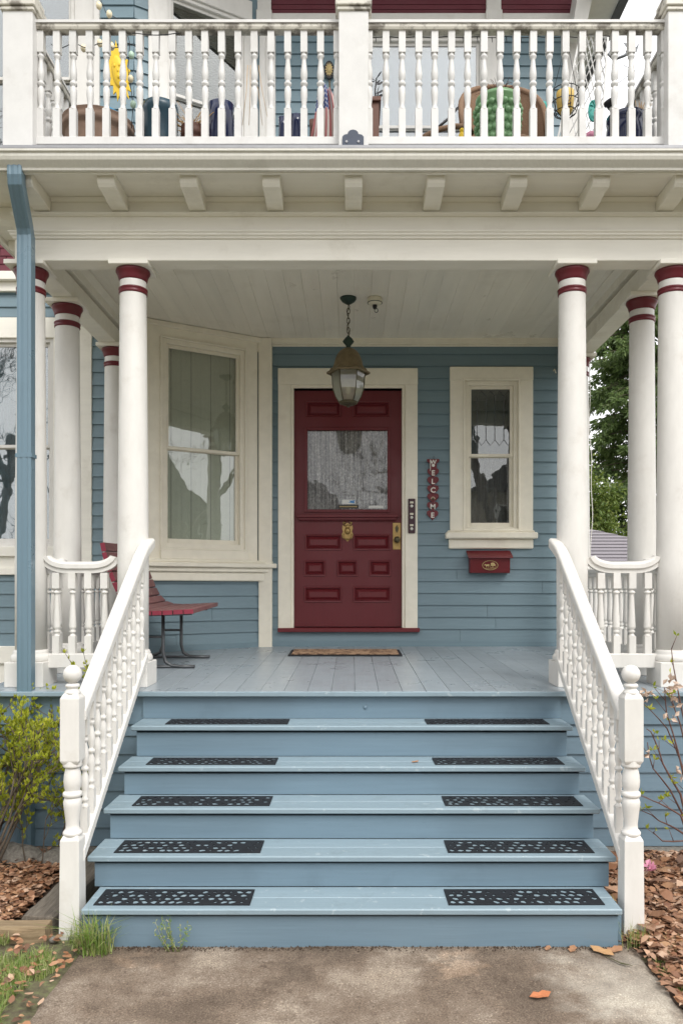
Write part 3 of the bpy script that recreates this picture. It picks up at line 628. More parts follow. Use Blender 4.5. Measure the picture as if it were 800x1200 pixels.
# ------------------------------------------------------------------ porch
porch = thing('porch', 'open front porch with white round columns, grey board deck and cream entablature', 'porch', (0, 5.14, 0))
deck = MB(); deck.hexa([(-2.42,5.20,.98),(2.42,5.20,.98),(2.42,8,zf(8)-.09),(-2.42,8,zf(8)-.09),(-2.42,5.20,zf(5.20)-.034),(2.42,5.20,zf(5.20)-.034),(2.42,8,zf(8)-.034),(-2.42,8,zf(8)-.034)]); deck = deck.build('deck', 'deck_grey', porch)
x = -2.45; i = 0
while x < 2.44:
    w_ = .1545; j = rnd.uniform(-.0015, .0015); f = rnd.uniform(-.008, .006); m = MB(); y0 = 5.14+f
    m.hexa([(x,y0,zf(y0)-.03+j),(x+w_-.0018,y0,zf(y0)-.03+j),(x+w_-.0018,8,zf(8)-.03+j),(x,8,zf(8)-.03+j),(x,y0,zf(y0)+j),(x+w_-.0018,y0,zf(y0)-j),(x+w_-.0018,8,zf(8)-j),(x,8,zf(8)+j)])
    m.build('deck_board', 'deck_grey', deck, bev=.0018); x += w_
# light blue nosing strip painted on board ends and the fascia under them
m = MB(); x = -2.45
m.box((-2.45,5.118,1.043), (2.44,5.133,1.0745)); m.build('deck_nosing', 'tread_blue_lit', porch, bev=.004)
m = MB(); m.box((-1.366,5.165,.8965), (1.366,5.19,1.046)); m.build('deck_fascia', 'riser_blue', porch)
for px_, py_ in ((428, 829),):
    m = MB(); c = at(px_, py_, 5.165); m.lathe([(.014,0),(.012,.006),(.004,.010)], c, 10, ax=(0,-1,0)); m.build('bolt', 'riser_blue', porch)
# skirts left and right of the stairs
for sg in (-1, 1):
    xa, xb = sorted((sg*1.367, sg*2.44))
    sk = MB(); sk.box((xa,5.215,-.05), (xb,5.26,1.04)); sk = sk.build('skirt', 'siding_blue', porch)
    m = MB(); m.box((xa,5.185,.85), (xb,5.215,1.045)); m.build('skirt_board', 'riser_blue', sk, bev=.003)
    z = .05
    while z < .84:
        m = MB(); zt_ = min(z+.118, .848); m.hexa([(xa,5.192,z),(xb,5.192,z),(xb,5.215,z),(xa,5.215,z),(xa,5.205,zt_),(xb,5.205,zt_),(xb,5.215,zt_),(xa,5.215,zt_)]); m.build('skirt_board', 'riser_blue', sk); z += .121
    m = MB(); m.box((sg*2.42-.02,5.2,-.05), (sg*2.42+.02,7.4,1.04)); m.build('skirt_side', 'siding_blue', porch)
    m = MB(); m.box((xa+.001,5.12,-.08), (xb+.05,5.3,.045)); m.build('footing', 'stone_grey', porch, bev=.01)
# columns: shaft > plinth, base, capital, ring
zc0 = 1.335
def column(x, y):
    zb = zf(y)-.004; z1 = 1.26; m = MB()
    m.lathe([(.1035,z1+.05),(.1045,1.9),(.101,2.5),(.095,3.1),(.0895,3.82),(.0895,3.90)], (x,y,0), 32)
    c = m.build('column', 'white', porch)
    m = MB(); m.box((x-.13,y-.13,zb), (x+.13,y+.13,z1-.012)); m.build('plinth', 'white', c, bev=.004)
    m = MB(); m.lathe([(.126,z1-.012),(.131,z1),(.132,z1+.018),(.124,z1+.034),(.116,z1+.040),(.117,z1+.052),(.112,z1+.062),(.104,z1+.068)], (x,y,0), 32); m.build('column_base', 'white', c)
    m = MB(); m.lathe([(.090,3.848),(.0935,3.853),(.097,3.862),(.099,3.874),(.106,3.893),(.114,3.906),(.116,3.914),(.113,3.926)], (x,y,0), 32); m.build('capital', 'ring_red', c)
    m = MB(); m.box((x-.133,y-.133,3.926), (x+.133,y+.133,3.957)); m.build('abacus', 'entablature', c, bev=.003)
    m = MB(); m.lathe([(.090,3.758),(.096,3.762),(.096,3.776),(.093,3.779),(.093,3.784),(.098,3.789),(.098,3.797),(.090,3.802)], (x,y,0), 32); m.build('column_ring', 'ring_red', c)
    return c
cols = [(-1.50,5.42),(1.512,5.42),(-2.20,5.42),(2.20,5.42),(-2.20,6.11),(2.20,5.99),(-2.16,7.20),(2.16,7.52)]
for c in cols: column(*c)
# swept curved rails between columns
def bal_swag():
    m = MB(); h = .6
    m.box((-.023,-.023,0), (.023,.023,.155)); m.lathe([(.030,.155),(.033,.165),(.024,.180)][:0]+[(.0225,.150),(.024,.158),(.016,.170),(.013,.178),(.022,.188),(.024,.198),(.014,.208),(.025,.222),(.0255,.235),(.022,.33),(.018,.43),(.0155,.50),(.0155,.505),(.023,.512),(.024,.522),(.014,.534),(.014,.545),(.0225,.552)], (0,0,0), 14)
    m.box((-.024,-.024,.550), (.024,.024,.68)); return mesh_of(m, 'swag_baluster', 'white')
BS = bal_swag()
def swag(p0, p1, n, mat='white', spread=.24):
    p0 = Vector((*p0,0)); p1 = Vector((*p1,0)); d = p1-p0; L = d.length; u = d.normalized(); s = Vector((u.y,-u.x,0))
    if s.y > 0: s = -s
    path = []; ups = []; K = 28; z0 = 1.853; f = min(.35, .20/L)
    ts = [i/K for i in range(K+1)]
    def zz(t):
        e = (abs(t-.5)-(.5-f))/f
        return 0 if e <= 0 else .115*(1-math.sqrt(max(0, 1-e*e*.98)))
    for i in range(K+1):
        t = (1-math.cos(math.pi*i/K))/2; path.append(p0+d*t+Vector((0,0,z0+zz(t))))
    for i in range(K+1):
        tg = (path[min(K,i+1)]-path[max(0,i-1)]).normalized(); ups.append(s.cross(tg).normalized()); 
        if ups[-1].z < 0: ups[-1] = -ups[-1]
    r = MB(); r.sweep(path, [(-.036,.03),(-.036,.058),(-.026,.070),(0,.078),(.026,.070),(.036,.058),(.036,.03),(.022,.022),(.022,-.002),(-.022,-.002),(-.022,.022)], s, ups, False)
    rail = r.build('curved_rail', mat, porch, bev=.002)
    zb = 1.20; m = MB(); q = [p0+s*.028, p1+s*.028, p1-s*.028, p0-s*.028]
    m.hexa([v+Vector((0,0,zb+.0)) for v in q]+[v+Vector((0,0,zb+.10)) for v in q]); m.build('bottom_rail', mat, rail, bev=.006)
    for i in range(n):
        t = .5+((i+.5)/n-.5)*(1-spread*.9/L/1*.3) if False else (i+1)/(n+1)
        P = p0+d*t; place(BS, 'baluster', (P.x, P.y, zb+.09), rail, (0,0,math.atan2(u.y,u.x)), (1,1,(z0+.0-zb-.09)/.68+.0))
swag((-2.135,5.42), (-1.585,5.42), 4); swag((1.60,5.42), (2.135,5.42), 4)
swag((-2.20,5.50), (-2.20,6.03), 4); swag((2.20,5.50), (2.20,5.91), 3)
swag((-2.20,6.19), (-2.17,7.12), 7); swag((2.20,6.07), (2.17,7.44), 10)
# entablature round three sides, mitred
PX, PY = 2.27, 5.32
path = [(-PX,7.33,0),(-PX,PY,0),(PX,PY,0),(PX,8.0,0)]; sv = [(-1,0,0),(-1,-1,0),(1,-1,0),(1,0,0)]
def band(name, prof, mat='entablature', bev=.003):
    m = MB(); m.sweep(path, prof, sv); return m.build(name, mat, porch, bev=bev)
band('architrave', [(-.155,3.958),(0,3.958),(0,4.102),(-.155,4.102)])
band('architrave_moulding', [(-.1,4.102),(.010,4.102),(.014,4.116),(.026,4.122),(.026,4.134),(.036,4.140),(.036,4.150),(-.1,4.150)])
band('frieze', [(-.155,4.150),(-.004,4.150),(-.004,4.50),(-.155,4.50)])
band('bed_moulding', [(-.05,4.255),(.006,4.255),(.022,4.268),(.022,4.280),(-.05,4.280)])
band('soffit', [(-.02,4.380),(.365,4.380),(.365,4.394),(-.02,4.394)])
band('soffit_moulding', [(-.02,4.352),(.008,4.352),(.022,4.379),(-.02,4.379)])
band('cornice_fascia', [(.345,4.352),(.372,4.352),(.372,4.470),(.345,4.470)])
band('gutter', [(.373,4.356),(.395,4.356),(.398,4.372),(.412,4.385),(.432,4.405),(.440,4.425),(.440,4.446),(.452,4.448),(.452,4.464),(.373,4.464)], 'gutter_white')
band('drip_edge', [(.2,4.4645),(.448,4.4645),(.448,4.480),(.2,4.50)], 'galvanised')
m = MB(); m.sweep(path, [(-.3,4.60),(-.3,4.62),(.43,4.496),(.43,4.4805)], sv); m.build('roof_edge', 'galvanised', porch)
m = MB(); m.box((-2.2,5.4,4.56), (2.2,7.98,4.618)); m.build('balcony_deck', 'deck_grey', porch)
def bracket(P, out, side):
    m = MB(); prof = [(0,4.379),(.325,4.379),(.325,4.335),(.318,4.318),(.300,4.300),(.262,4.296),(.256,4.306),(.20,4.300),(.10,4.288),(0,4.285)]
    a = [Vector(P)+Vector(out)*q-Vector(side)*.056+Vector((0,0,z)) for q, z in prof]
    m.prism(a, (0,0,0), Vector(side)*.112); m.build('bracket', 'entablature', porch, bev=.004)
for k in range(-1, 8): bracket((-1.557+.523*k, PY, 0), (0,-1,0), (1,0,0))
for sg in (-1, 1):
    for k in range(4): bracket((sg*PX, 5.5+.523*k, 0), (sg,0,0), (0,1,0))
# ceiling
ceil = MB(); ceil.box((-2.14,5.46,CEIL+.016), (2.14,8.1,CEIL+.05)); ceil = ceil.build('ceiling', 'ceiling_cream', porch)
x = -2.13
while x < 2.12:
    j = rnd.uniform(0, .0015); m = MB(); m.box((x,5.47,CEIL+j*.4), (x+.1426,8.05,CEIL+.016)); m.build('ceiling_board', 'ceiling_cream', ceil, bev=.0012); x += .1435
for sg in (-1, 1):
    m = MB(); m.prism([(sg*2.116,5.47,CEIL-.003),(sg*2.07,5.47,CEIL-.003),(sg*2.075,5.47,CEIL-.018),(sg*2.10,5.47,CEIL-.04),(sg*2.116,5.47,CEIL-.05)], (0,0,0), (0,2.5,0)); m.build('ceiling_moulding', 'ceiling_cream', porch)
# ------------------------------------------------------------------ staircase
T = [(3.81,.195,1.308),(4.073,.3614,1.366),(4.338,.534,1.366),(4.608,.703,1.366),(4.875,.8955,1.366)]
stairs = thing('front_steps', 'five blue painted wooden steps climbing from the path to the porch', 'stairs', (0, 3.84, 0))
zprev = -.03
for i, (y, z, hw) in enumerate(T):
    yn = T[i+1][0] if i < 4 else 5.14
    rw = hw-.03 if i else hw-.012
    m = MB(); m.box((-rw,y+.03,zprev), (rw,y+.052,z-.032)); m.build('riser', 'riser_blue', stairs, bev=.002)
    tr = MB(); tr.box((-hw,y,z-.031), (hw,y+.145,z)); tr = tr.build('tread', 'tread_blue_lit', stairs, bev=.006)
    m = MB(); m.box((-hw,y+.149,z-.031), (hw,yn+.029,z-.001)); m.build('tread_board', 'tread_blue_lit', tr, bev=.004)
    m = MB(); m.box((-rw+.002,y+.031,z-.046), (rw-.002,y+.018+.012,z-.0315)); m.v[0:0] = []; m.build('cove_strip', 'riser_blue', stairs)
    zprev = z-.0005
for sg in (-1, 1):
    poly = [(sg*1.30,3.87,-.05)]; zp = -.05
    for i, (y, z, hw) in enumerate(T):
        poly += [(sg*1.30,y+.056,zp),(sg*1.30,y+.056,z-.034)]; zp = z-.034
    poly += [(sg*1.30,5.16,zp),(sg*1.30,5.16,-.05)]; poly = poly[1:]
    m = MB(); m.prism(poly, (0,0,0), (sg*.02,0,0)); m.build('side_panel', 'riser_blue', stairs)
# ------------------------------------------------------------------ stair railings
def bal_stair():
    m = MB(); m.box((-.019,-.019,-.05), (.019,.019,.16))
    m.lathe([(.0195,.155),(.021,.165),(.013,.175),(.011,.183),(.019,.192),(.020,.20),(.012,.212),(.017,.25),(.021,.285),(.020,.31),(.012,.335),(.012,.342),(.0205,.350),(.0205,.360),(.012,.368),(.012,.375),(.019,.40),(.020,.425),(.016,.46),(.011,.485),(.011,.492),(.019,.50),(.019,.51),(.0125,.52),(.0195,.53)], (0,0,0), 12)
    m.box((-.019,-.019,.528), (.019,.019,.70)); return mesh_of(m, 'stair_baluster', 'white')
BST = bal_stair()
def stair_railing(sg, label):
    t = thing('stair_railing', label, 'railing', (sg*1.4065, 3.98, 0), 'railings flanking the front steps')
    cx, cy = sg*1.4065, 3.98; h = .0475; P = MB(); zl, z1, z2_, z3 = -.03, .485, .8814, 1.195
    P.hexa([(cx-h-.004,cy-h-.004,zl),(cx+h+.004,cy-h-.004,zl),(cx+h+.004,cy+h+.004,zl),(cx-h-.004,cy+h+.004,zl),(cx-h,cy-h,z1),(cx+h,cy-h,z1),(cx+h,cy+h,z1),(cx-h,cy+h,z1)])
    P.hexa([(cx-h,cy-h,z1),(cx+h,cy-h,z1),(cx+h,cy+h,z1),(cx-h,cy+h,z1)]+[(cx+a*.036,cy+b*.036,z1+.022) for a, b in ((-1,-1),(1,-1),(1,1),(-1,1))])
    P.lathe([(.036,z1+.012),(.0475,z1+.022),(.048,z1+.034),(.040,z1+.044),(.034,z1+.052),(.033,z1+.075),(.038,z1+.12),(.044,z1+.165),(.0455,z1+.185),(.040,z1+.203),(.036,z1+.208),(.046,z1+.214),(.0485,z1+.224),(.046,z1+.234),(.037,z1+.240),(.037,z1+.248),(.042,z1+.262),(.0445,z1+.29),(.041,z1+.325),(.035,z1+.352),(.034,z1+.358),(.046,z1+.363),(.0475,z1+.373),(.044,z1+.382),(.047,z2_+.0)], (cx,cy,0), 24)
    P.hexa([(cx+a*.036,cy+b*.036,z2_-.02) for a, b in ((-1,-1),(1,-1),(1,1),(-1,1))]+[(cx-h,cy-h,z2_+.0),(cx+h,cy-h,z2_),(cx+h,cy+h,z2_),(cx-h,cy+h,z2_)])
    P.box((cx-h,cy-h,z2_), (cx+h,cy+h,z3))
    P.hexa([(cx-h,cy-h,z3),(cx+h,cy-h,z3),(cx+h,cy+h,z3),(cx-h,cy+h,z3)]+[(cx+a*.034,cy+b*.034,z3+.024) for a, b in ((-1,-1),(1,-1),(1,1),(-1,1))])
    post = P.build('newel_post', 'white', t, bev=.002)
    m = MB(); m.lathe([(.038,z3+.015),(.040,z3+.03),(.028,z3+.042),(.026,z3+.048),(.036,z3+.056),(.034,z3+.066),(.026,z3+.072)], (cx,cy,0), 24)
    zc = z3+.118; m.lathe([(.001 if k == 12 else .0465*math.sin(math.pi*(1-k/12)) if k else .02, zc-.0465*math.cos(math.pi*k/12)) for k in range(13)], (cx,cy,0), 24); m.build('ball_finial', 'white', post)
    xi, xo = sg*1.352, sg*1.432
    def zr(y): return 1.0775+.728*(y-4.03)
    ys = [4.02, 4.4, 4.8, 5.18, 5.26, 5.33, 5.43]; path_ = []
    for y in ys: path_.append(Vector((sg*1.392, y, zr(min(y, 5.22))+(0 if y < 5.22 else .728*(y-5.22)*.55))))
    m = MB(); m.sweep(path_, [(-.040,.0),(-.040,.052),(-.030,.064),(.030,.064),(.040,.052),(.040,.0)], (1,0,0)); m.build('handrail', 'white', t, bev=.004)
    def zb(y): return .40+.72*(y-4.03)
    m = MB(); m.sweep([Vector((sg*1.378,y,zb(y))) for y in (4.0, 5.25)], [(-.025,-.02),(-.025,.042),(.025,.042),(.025,-.02)], (1,0,0)); m.build('bottom_rail', 'white', t, bev=.004)
    for k in range(12):
        y = 4.10+.1*k; hgt = zr(y)-zb(y); place(BST, 'baluster', (sg*1.385, y, zb(y)), t, (0,0,0), (1,1,(hgt+.03)/.70))
    return t
stair_railing(-1, 'white turned railing with ball-topped newel at the left of the steps')
stair_railing(1, 'white turned railing with ball-topped newel at the right of the steps')
# ------------------------------------------------------------------ balcony railing
BY = 5.29
def bal_balc():
    m = MB(); m.box((-.0225,-.0225,-.02), (.0225,.0225,.195))
    m.lathe([(.023,.190),(.024,.197),(.018,.210),(.016,.225),(.0205,.26),(.0235,.30),(.022,.335),(.015,.348),(.015,.352),(.024,.36),(.0245,.375),(.015,.385),(.015,.389),(.0225,.405),(.0235,.44),(.019,.48),(.0145,.52),(.0145,.535),(.022,.545),(.023,.556),(.016,.566),(.0235,.576)], (0,0,0), 14)
    m.box((-.0225,-.0225,.572), (.0225,.0225,.74)); return mesh_of(m, 'balcony_baluster', 'balcony_white')
BB = bal_balc()
rail_t = thing('balcony_railing', 'white balcony railing of turned balusters between square posts above the porch', 'railing', (0, BY, 4.6))
for cx, hw in ((-2.198,.098), (.012,.0975), (2.178,.098)):
    m = MB(); m.box((cx-hw,BY-hw,4.5), (cx+hw,BY+hw,5.60)); p_ = m.build('post', 'balcony_white', rail_t, bev=.004)
    m = MB(); m.box((cx-hw-.012,BY-hw-.012,5.548), (cx+hw+.012,BY+hw+.012,5.575)); m.box((cx-hw-.022,BY-hw-.022,5.5755), (cx+hw+.022,BY+hw+.022,5.640)); m.box((cx-hw-.004,BY-hw-.004,5.6405), (cx+hw+.004,BY+hw+.004,5.70)); m.build('post_cap', 'weathered_white' if cx else 'balcony_white', p_, bev=.006)
def brail(p0, p1, name='rail_section'):
    p0 = Vector(p0); p1 = Vector(p1); s = (p1-p0).cross(Vector((0,0,1))).normalized()
    m = MB(); m.sweep([p0, p1], [(-.032,5.475),(-.038,5.490),(-.038,5.512),(.038,5.512),(.038,5.490),(.032,5.475)], s); r = m.build(name, 'weathered_white', rail_t, bev=.002)
    m = MB(); m.sweep([p0, p1], [(-.046,5.513),(-.046,5.531),(-.03,5.537),(.03,5.537),(.046,5.531),(.046,5.513)], s); m.build('rail_cap', 'balcony_white', r)
    m = MB(); m.sweep([p0, p1], [(-.03,4.71),(-.03,4.762),(.03,4.762),(.03,4.71)], s); m.build('bottom_rail', 'balcony_white', r, bev=.003)
    return r
r1 = brail((-2.11,BY,0), (-.08,BY,0)); r2 = brail((.105,BY,0), (2.09,BY,0)); r3 = brail((-2.19,BY+.09,0), (-2.19,7.33,0)); r4 = brail((2.19,BY+.09,0), (2.19,7.98,0))
for k in range(19): place(BB, 'baluster', ((48-VX+19.27*k)*BY/F+rnd.uniform(-.002,.002), BY, 4.76), r1, (0,0,rnd.uniform(-.02,.02)))
for k in range(19): place(BB, 'baluster', ((432.6-VX+19.15*k)*BY/F+rnd.uniform(-.002,.002), BY, 4.76), r2, (0,0,rnd.uniform(-.02,.02)))
for k in range(17): place(BB, 'baluster', (-2.19, BY+.19+.11*k, 4.76), r3)
for k in range(22): place(BB, 'baluster', (2.19, BY+.19+.11*k, 4.76), r4)
m = MB(); c = at(413.5, 168, 5.185); prof = [(-.070,-.02),(.070,-.02),(.070,.045),(.058,.058),(.040,.062)]+[(.036*math.cos(t), .062+.03*math.sin(t)) for t in [math.pi*i/6 for i in range(7)]]+[(-.040,.062),(-.058,.058),(-.070,.045)]
m.prism([(c.x+a_, 5.190, c.z+b_) for a_, b_ in prof], (0,0,0), (0,-.008,0)); bp = m.build('bracket_plate', 'navy_metal', rail_t)
for dx in (-.042, .036): m = MB(); m.lathe([(.009,0),(.008,.005)], (c.x+dx,5.182,c.z+.012), 8, ax=(0,-1,0)); m.build('bolt', 'galvanised', bp)
# ------------------------------------------------------------------ hanging lantern
LX, LY = sx(408, 6.85), 6.85
def lz(py): return EYE+(VY-py)*LY/F
lan = thing('porch_lantern', 'bronze hanging lantern with faceted glass in front of the door', 'lantern', (LX, LY, CEIL))
m = MB(); m.lathe([(.072,CEIL),(.070,CEIL-.012),(.055,CEIL-.032),(.03,CEIL-.048),(.012,CEIL-.058)], (LX,LY,0), 20); m.build('canopy', 'verdigris', lan)
zc_ = CEIL-.05; k = 0; ch = MB()
while zc_ > lz(393):
    pts = []
    for t in range(10):
        a_ = 2*math.pi*t/10; u_ = math.cos(a_)*.013; v_ = math.sin(a_)*.027
        pts.append((LX+(u_ if k % 2 else 0), LY+(0 if k % 2 else u_), zc_-.022+v_))
    ch.tube(pts, .0035, 5, close=True); zc_ -= .042; k += 1
ch.tube([(LX+.012*math.sin(i*1.3), LY+.01*math.cos(i*1.3), CEIL-.05-(CEIL-.05-lz(394))*i/12) for i in range(13)], .003, 5)
ch.build('chain', 'brass_dark', lan)
m = MB(); m.lathe([(.008,lz(393)),(.016,lz(394.5)),(.032,lz(396.5)),(.050,lz(400)),(.046,lz(401)),(.024,lz(404.5)),(.019,lz(406)),(.019,lz(408))], (LX,LY,0), 20); m.build('finial', 'verdigris', lan)
m = MB(); m.lathe([(.019,lz(407.5)),(.050,lz(409)),(.078,lz(412)),(.100,lz(416)),(.115,lz(421)),(.126,lz(427)),(.138,lz(431)),(.146,lz(434.5))], (LX,LY,0), 24, caps=False)
m.lathe([(.150,lz(431)),(.166,lz(434)),(.190,lz(436)),(.188,lz(438)),(.150,lz(437.5)),(.05,lz(430))], (LX,LY,0), 6, smooth=False, caps=False)
m.build('dome', 'bronze', lan)
GP = [(.148,lz(437)),(.139,lz(443)),(.137,lz(449)),(.128,lz(457)),(.108,lz(465)),(.083,lz(471))]
m = MB(); m.lathe(GP, (LX,LY,0), 6, smooth=False, caps=False); g_ = m.build('lantern_glass', 'lantern_glass', lan)
m = MB()
for k in range(6):
    t = 2*math.pi*k/6; m.tube([(LX+r*1.01*math.cos(t), LY+r*1.01*math.sin(t), z) for r, z in GP], .0042, 5)
for r, z in (GP[0], GP[-1]): m.tube([(LX+r*math.cos(2*math.pi*k/6), LY+r*math.sin(2*math.pi*k/6), z) for k in range(6)], .005, 5, close=True)
m.lathe([(.083,lz(471)),(.078,lz(473)),(.05,lz(474.5)),(.02,lz(475)),(.012,lz(477))], (LX,LY,0), 18); m.build('cage', 'brass_dark', lan)
m = MB(); m.lathe([(.014,lz(470)),(.014,lz(460)),(.018,lz(459)),(.018,lz(452)),(.008,lz(448)),(.004,lz(443))], (LX,LY,0), 12); m.build('candle', 'ivory', lan)
sm = thing('ceiling_lamp_holder', 'small white ceiling lamp holder with bare dark bulb socket beside the lantern', 'lamp holder', (sx(439,6.85), 6.85, CEIL)); X0 = sx(439, 6.85)
m = MB(); m.lathe([(.060,CEIL),(.064,CEIL-.01),(.064,CEIL-.038),(.058,CEIL-.048),(.05,CEIL-.055),(.03,CEIL-.062)], (X0,6.85,0), 20); m.build('base', 'ivory', sm)
m = MB(); m.tube([(X0+.063*math.cos(2*math.pi*k/20), 6.85+.063*math.sin(2*math.pi*k/20), CEIL-.044) for k in range(20)], .003, 5, close=True); m.build('rim', 'verdigris', sm)
m = MB(); m.lathe([(.018,CEIL-.06),(.02,CEIL-.075),(.014,CEIL-.095)], (X0,6.85,0), 12); m.build('socket', 'black_iron', sm)
m = MB(); m.tube([(X0+.012+.014*math.cos(t), 6.84, CEIL-.112+.018*math.sin(t)) for t in [2*math.pi*k/12 for k in range(12)]], .0035, 5, close=True); m.build('pull_ring', 'grey_metal', sm)
# ------------------------------------------------------------------ bench
bench = thing('porch_bench', 'faded red slatted park bench with grey tube legs under the bay window', 'bench', (-1.5, 6.0, zf(6.0)))
cur = [(-1.205,.485),(-1.285,.482),(-1.365,.478),(-1.445,.474),(-1.525,.472),(-1.605,.476),(-1.675,.500),(-1.728,.556),(-1.765,.626),(-1.797,.700),(-1.825,.775),(-1.850,.850),(-1.872,.928),(-1.888,1.0)]
for (xa, za), (xb, zb_) in zip(cur, cur[1:]):
    d = Vector((xb-xa, 0, zb_-za)); L_ = d.length; u_ = d/L_; nrm = Vector((-u_.z, 0, u_.x)); nrm = nrm if (nrm.z > 0 or nrm.x > 0) else -nrm
    if nrm.z < 0: nrm = -nrm
    a0 = Vector((xa,0,za))+u_*.004; b0 = Vector((xb,0,zb_))-u_*.004; jj = rnd.uniform(-.006, .006); P = []
    for yy in (6.02+jj, 7.13+jj):
        for q in (a0-nrm*.034, b0-nrm*.034, b0, a0): P.append(Vector((q.x, yy, q.z+zf(yy))))
    m = MB(); m.hexa([P[0],P[1],P[5],P[4],P[3],P[2],P[6],P[7]]); s_ = m.build('slat', 'bench_red', bench, bev=.004)
    m = MB(); m.hexa([p_+Vector((0,-.0012,0)) for p_ in (P[0],P[1])]+[P[1],P[0]]+[p_+Vector((0,-.0012,0)) for p_ in (P[3],P[2])]+[P[2],P[3]]); m.build('slat_end', 'bench_end', s_)
for yy in (6.28, 6.95):
    f0 = zf(yy)
    m = MB(); m.tube([(-1.27,yy,f0+.44),(-1.62,yy,f0+.43),(-1.70,yy,f0+.46),(-1.76,yy,f0+.56),(-1.84,yy,f0+.75),(-1.88,yy,f0+.9)], .016, 8)
    m.tube([(-1.50,yy,f0+.44),(-1.50,yy,f0+.12),(-1.48,yy,f0+.05),(-1.43,yy,f0+.02),(-1.36,yy,f0+.014),(-1.25,yy,f0+.014)], .014, 8); m.tube([(-1.66,yy,f0+.44),(-1.66,yy,f0+.12),(-1.69,yy,f0+.05),(-1.78,yy,f0+.016),(-1.9,yy,f0+.014)], .014, 8)
    m.tube([(-1.50,yy,f0+.25),(-1.66,yy,f0+.25)], .011, 6); m.tube([(-1.9,yy,f0+.014),(-1.25,yy,f0+.014)], .012, 6); m.build('leg_frame', 'grey_metal', bench)
# ------------------------------------------------------------------ mailbox, welcome sign, door bells, mat
mb_ = thing('mailbox', 'burgundy wall mailbox with gold oval carriage emblem under the small window', 'mailbox', at(574, 660, 7.98))
x0, x1 = sx(550.5, 7.87), sx(597.5, 7.87); z0, z1 = sz(671.5, 7.87), sz(646, 7.87)
m = MB(); m.prism([(x0,7.98,z0),(x0,7.88,z0),(x0,7.86,z1-.06),(x0,7.98,z1)], (0,0,0), (x1-x0,0,0)); m.build('box', 'burgundy', mb_, bev=.003)
m = MB(); m.prism([(x0-.022,7.98,z1+.012),(x0-.022,7.835,z1-.052),(x0-.022,7.832,z1-.07),(x0-.022,7.842,z1-.07),(x0-.022,7.98,z1-.002)], (0,0,0), (x1-x0+.044,0,0)); m.build('lid', 'burgundy', mb_, bev=.002)
ec = Vector((sx(574,7.87), 7.8665, sz(662.5,7.87))); m = MB()
m.tube([ec+Vector((.077*math.cos(t),-.002,.046*math.sin(t))) for t in [2*math.pi*k/28 for k in range(28)]], .003, 5, close=True)
m.tube([ec+Vector((-.03+.0*k,-.001,0)) for k in (0,)]+[ec+Vector((-.03,-.001,.001))], .001, 3)
m.prism([ec+Vector((a_,0,b_)) for a_, b_ in ((-.062,-.004),(-.052,.012),(-.044,.008),(-.026,.008),(-.012,.012),(-.008,.0),(-.012,-.006),(-.014,-.022),(-.018,-.022),(-.018,-.008),(-.034,-.008),(-.036,-.022),(-.040,-.022),(-.042,-.004),(-.052,.002))], (0,0,0), (0,-.003,0))
m.prism([ec+Vector((a_,0,b_)) for a_, b_ in ((.004,-.002),(.006,.022),(.022,.028),(.040,.026),(.046,.010),(.054,.008),(.052,-.004),(.03,-.008))], (0,0,0), (0,-.003,0))
for dx, r in ((.012,.012),(.042,.015)): m.tube([ec+Vector((dx+r*math.cos(t),-.002,-.014+r*math.sin(t))) for t in [2*math.pi*k/12 for k in range(12)]], .002, 4, close=True)
m.prism([ec+Vector((a_,0,b_)) for a_, b_ in ((-.05,-.029),(.05,-.029),(.045,-.032),(-.045,-.032))], (0,0,0), (0,-.003,0))
m.build('emblem', 'gold_paint', mb_)
def text_mesh(s, size, ext=.002, font_scale=1):
    cu = bpy.data.curves.new('letter', 'FONT'); cu.body = s; cu.size = size; cu.extrude = ext; cu.align_x = 'CENTER'; cu.align_y = 'CENTER'; cu.offset = size*.025
    o = bpy.data.objects.new('letter', cu); C.objects.link(o); bpy.context.view_layer.update()
    me = bpy.data.meshes.new_from_object(o.evaluated_get(bpy.context.evaluated_depsgraph_get())); bpy.data.objects.remove(o); return me
ws = thing('welcome_sign', 'hanging sign of red wooden hearts spelling WELCOME down the wall beside the door', 'sign', at(507, 575, 7.97))
WY = 7.955
def heart(c, w_, h_, mat='sign_red'):
    pts = []
    for k in range(24):
        t = 2*math.pi*k/24; X_ = 16*math.sin(t)**3; Z_ = 13*math.cos(t)-5*math.cos(2*t)-2*math.cos(3*t)-math.cos(4*t); pts.append((c[0]+X_/32*w_, c[1], c[2]+(Z_+2.5)/29*h_))
    m = MB(); m.prism(pts, (0,0,0), (0,.014,0)); return m
hy = [(507.4,543,'W'),(507.4,554.5,'E'),(507.2,564.5,'L'),(507.2,574.5,'C'),(507.2,584,'O'),(507,594,'M'),(506.6,604,'E')]
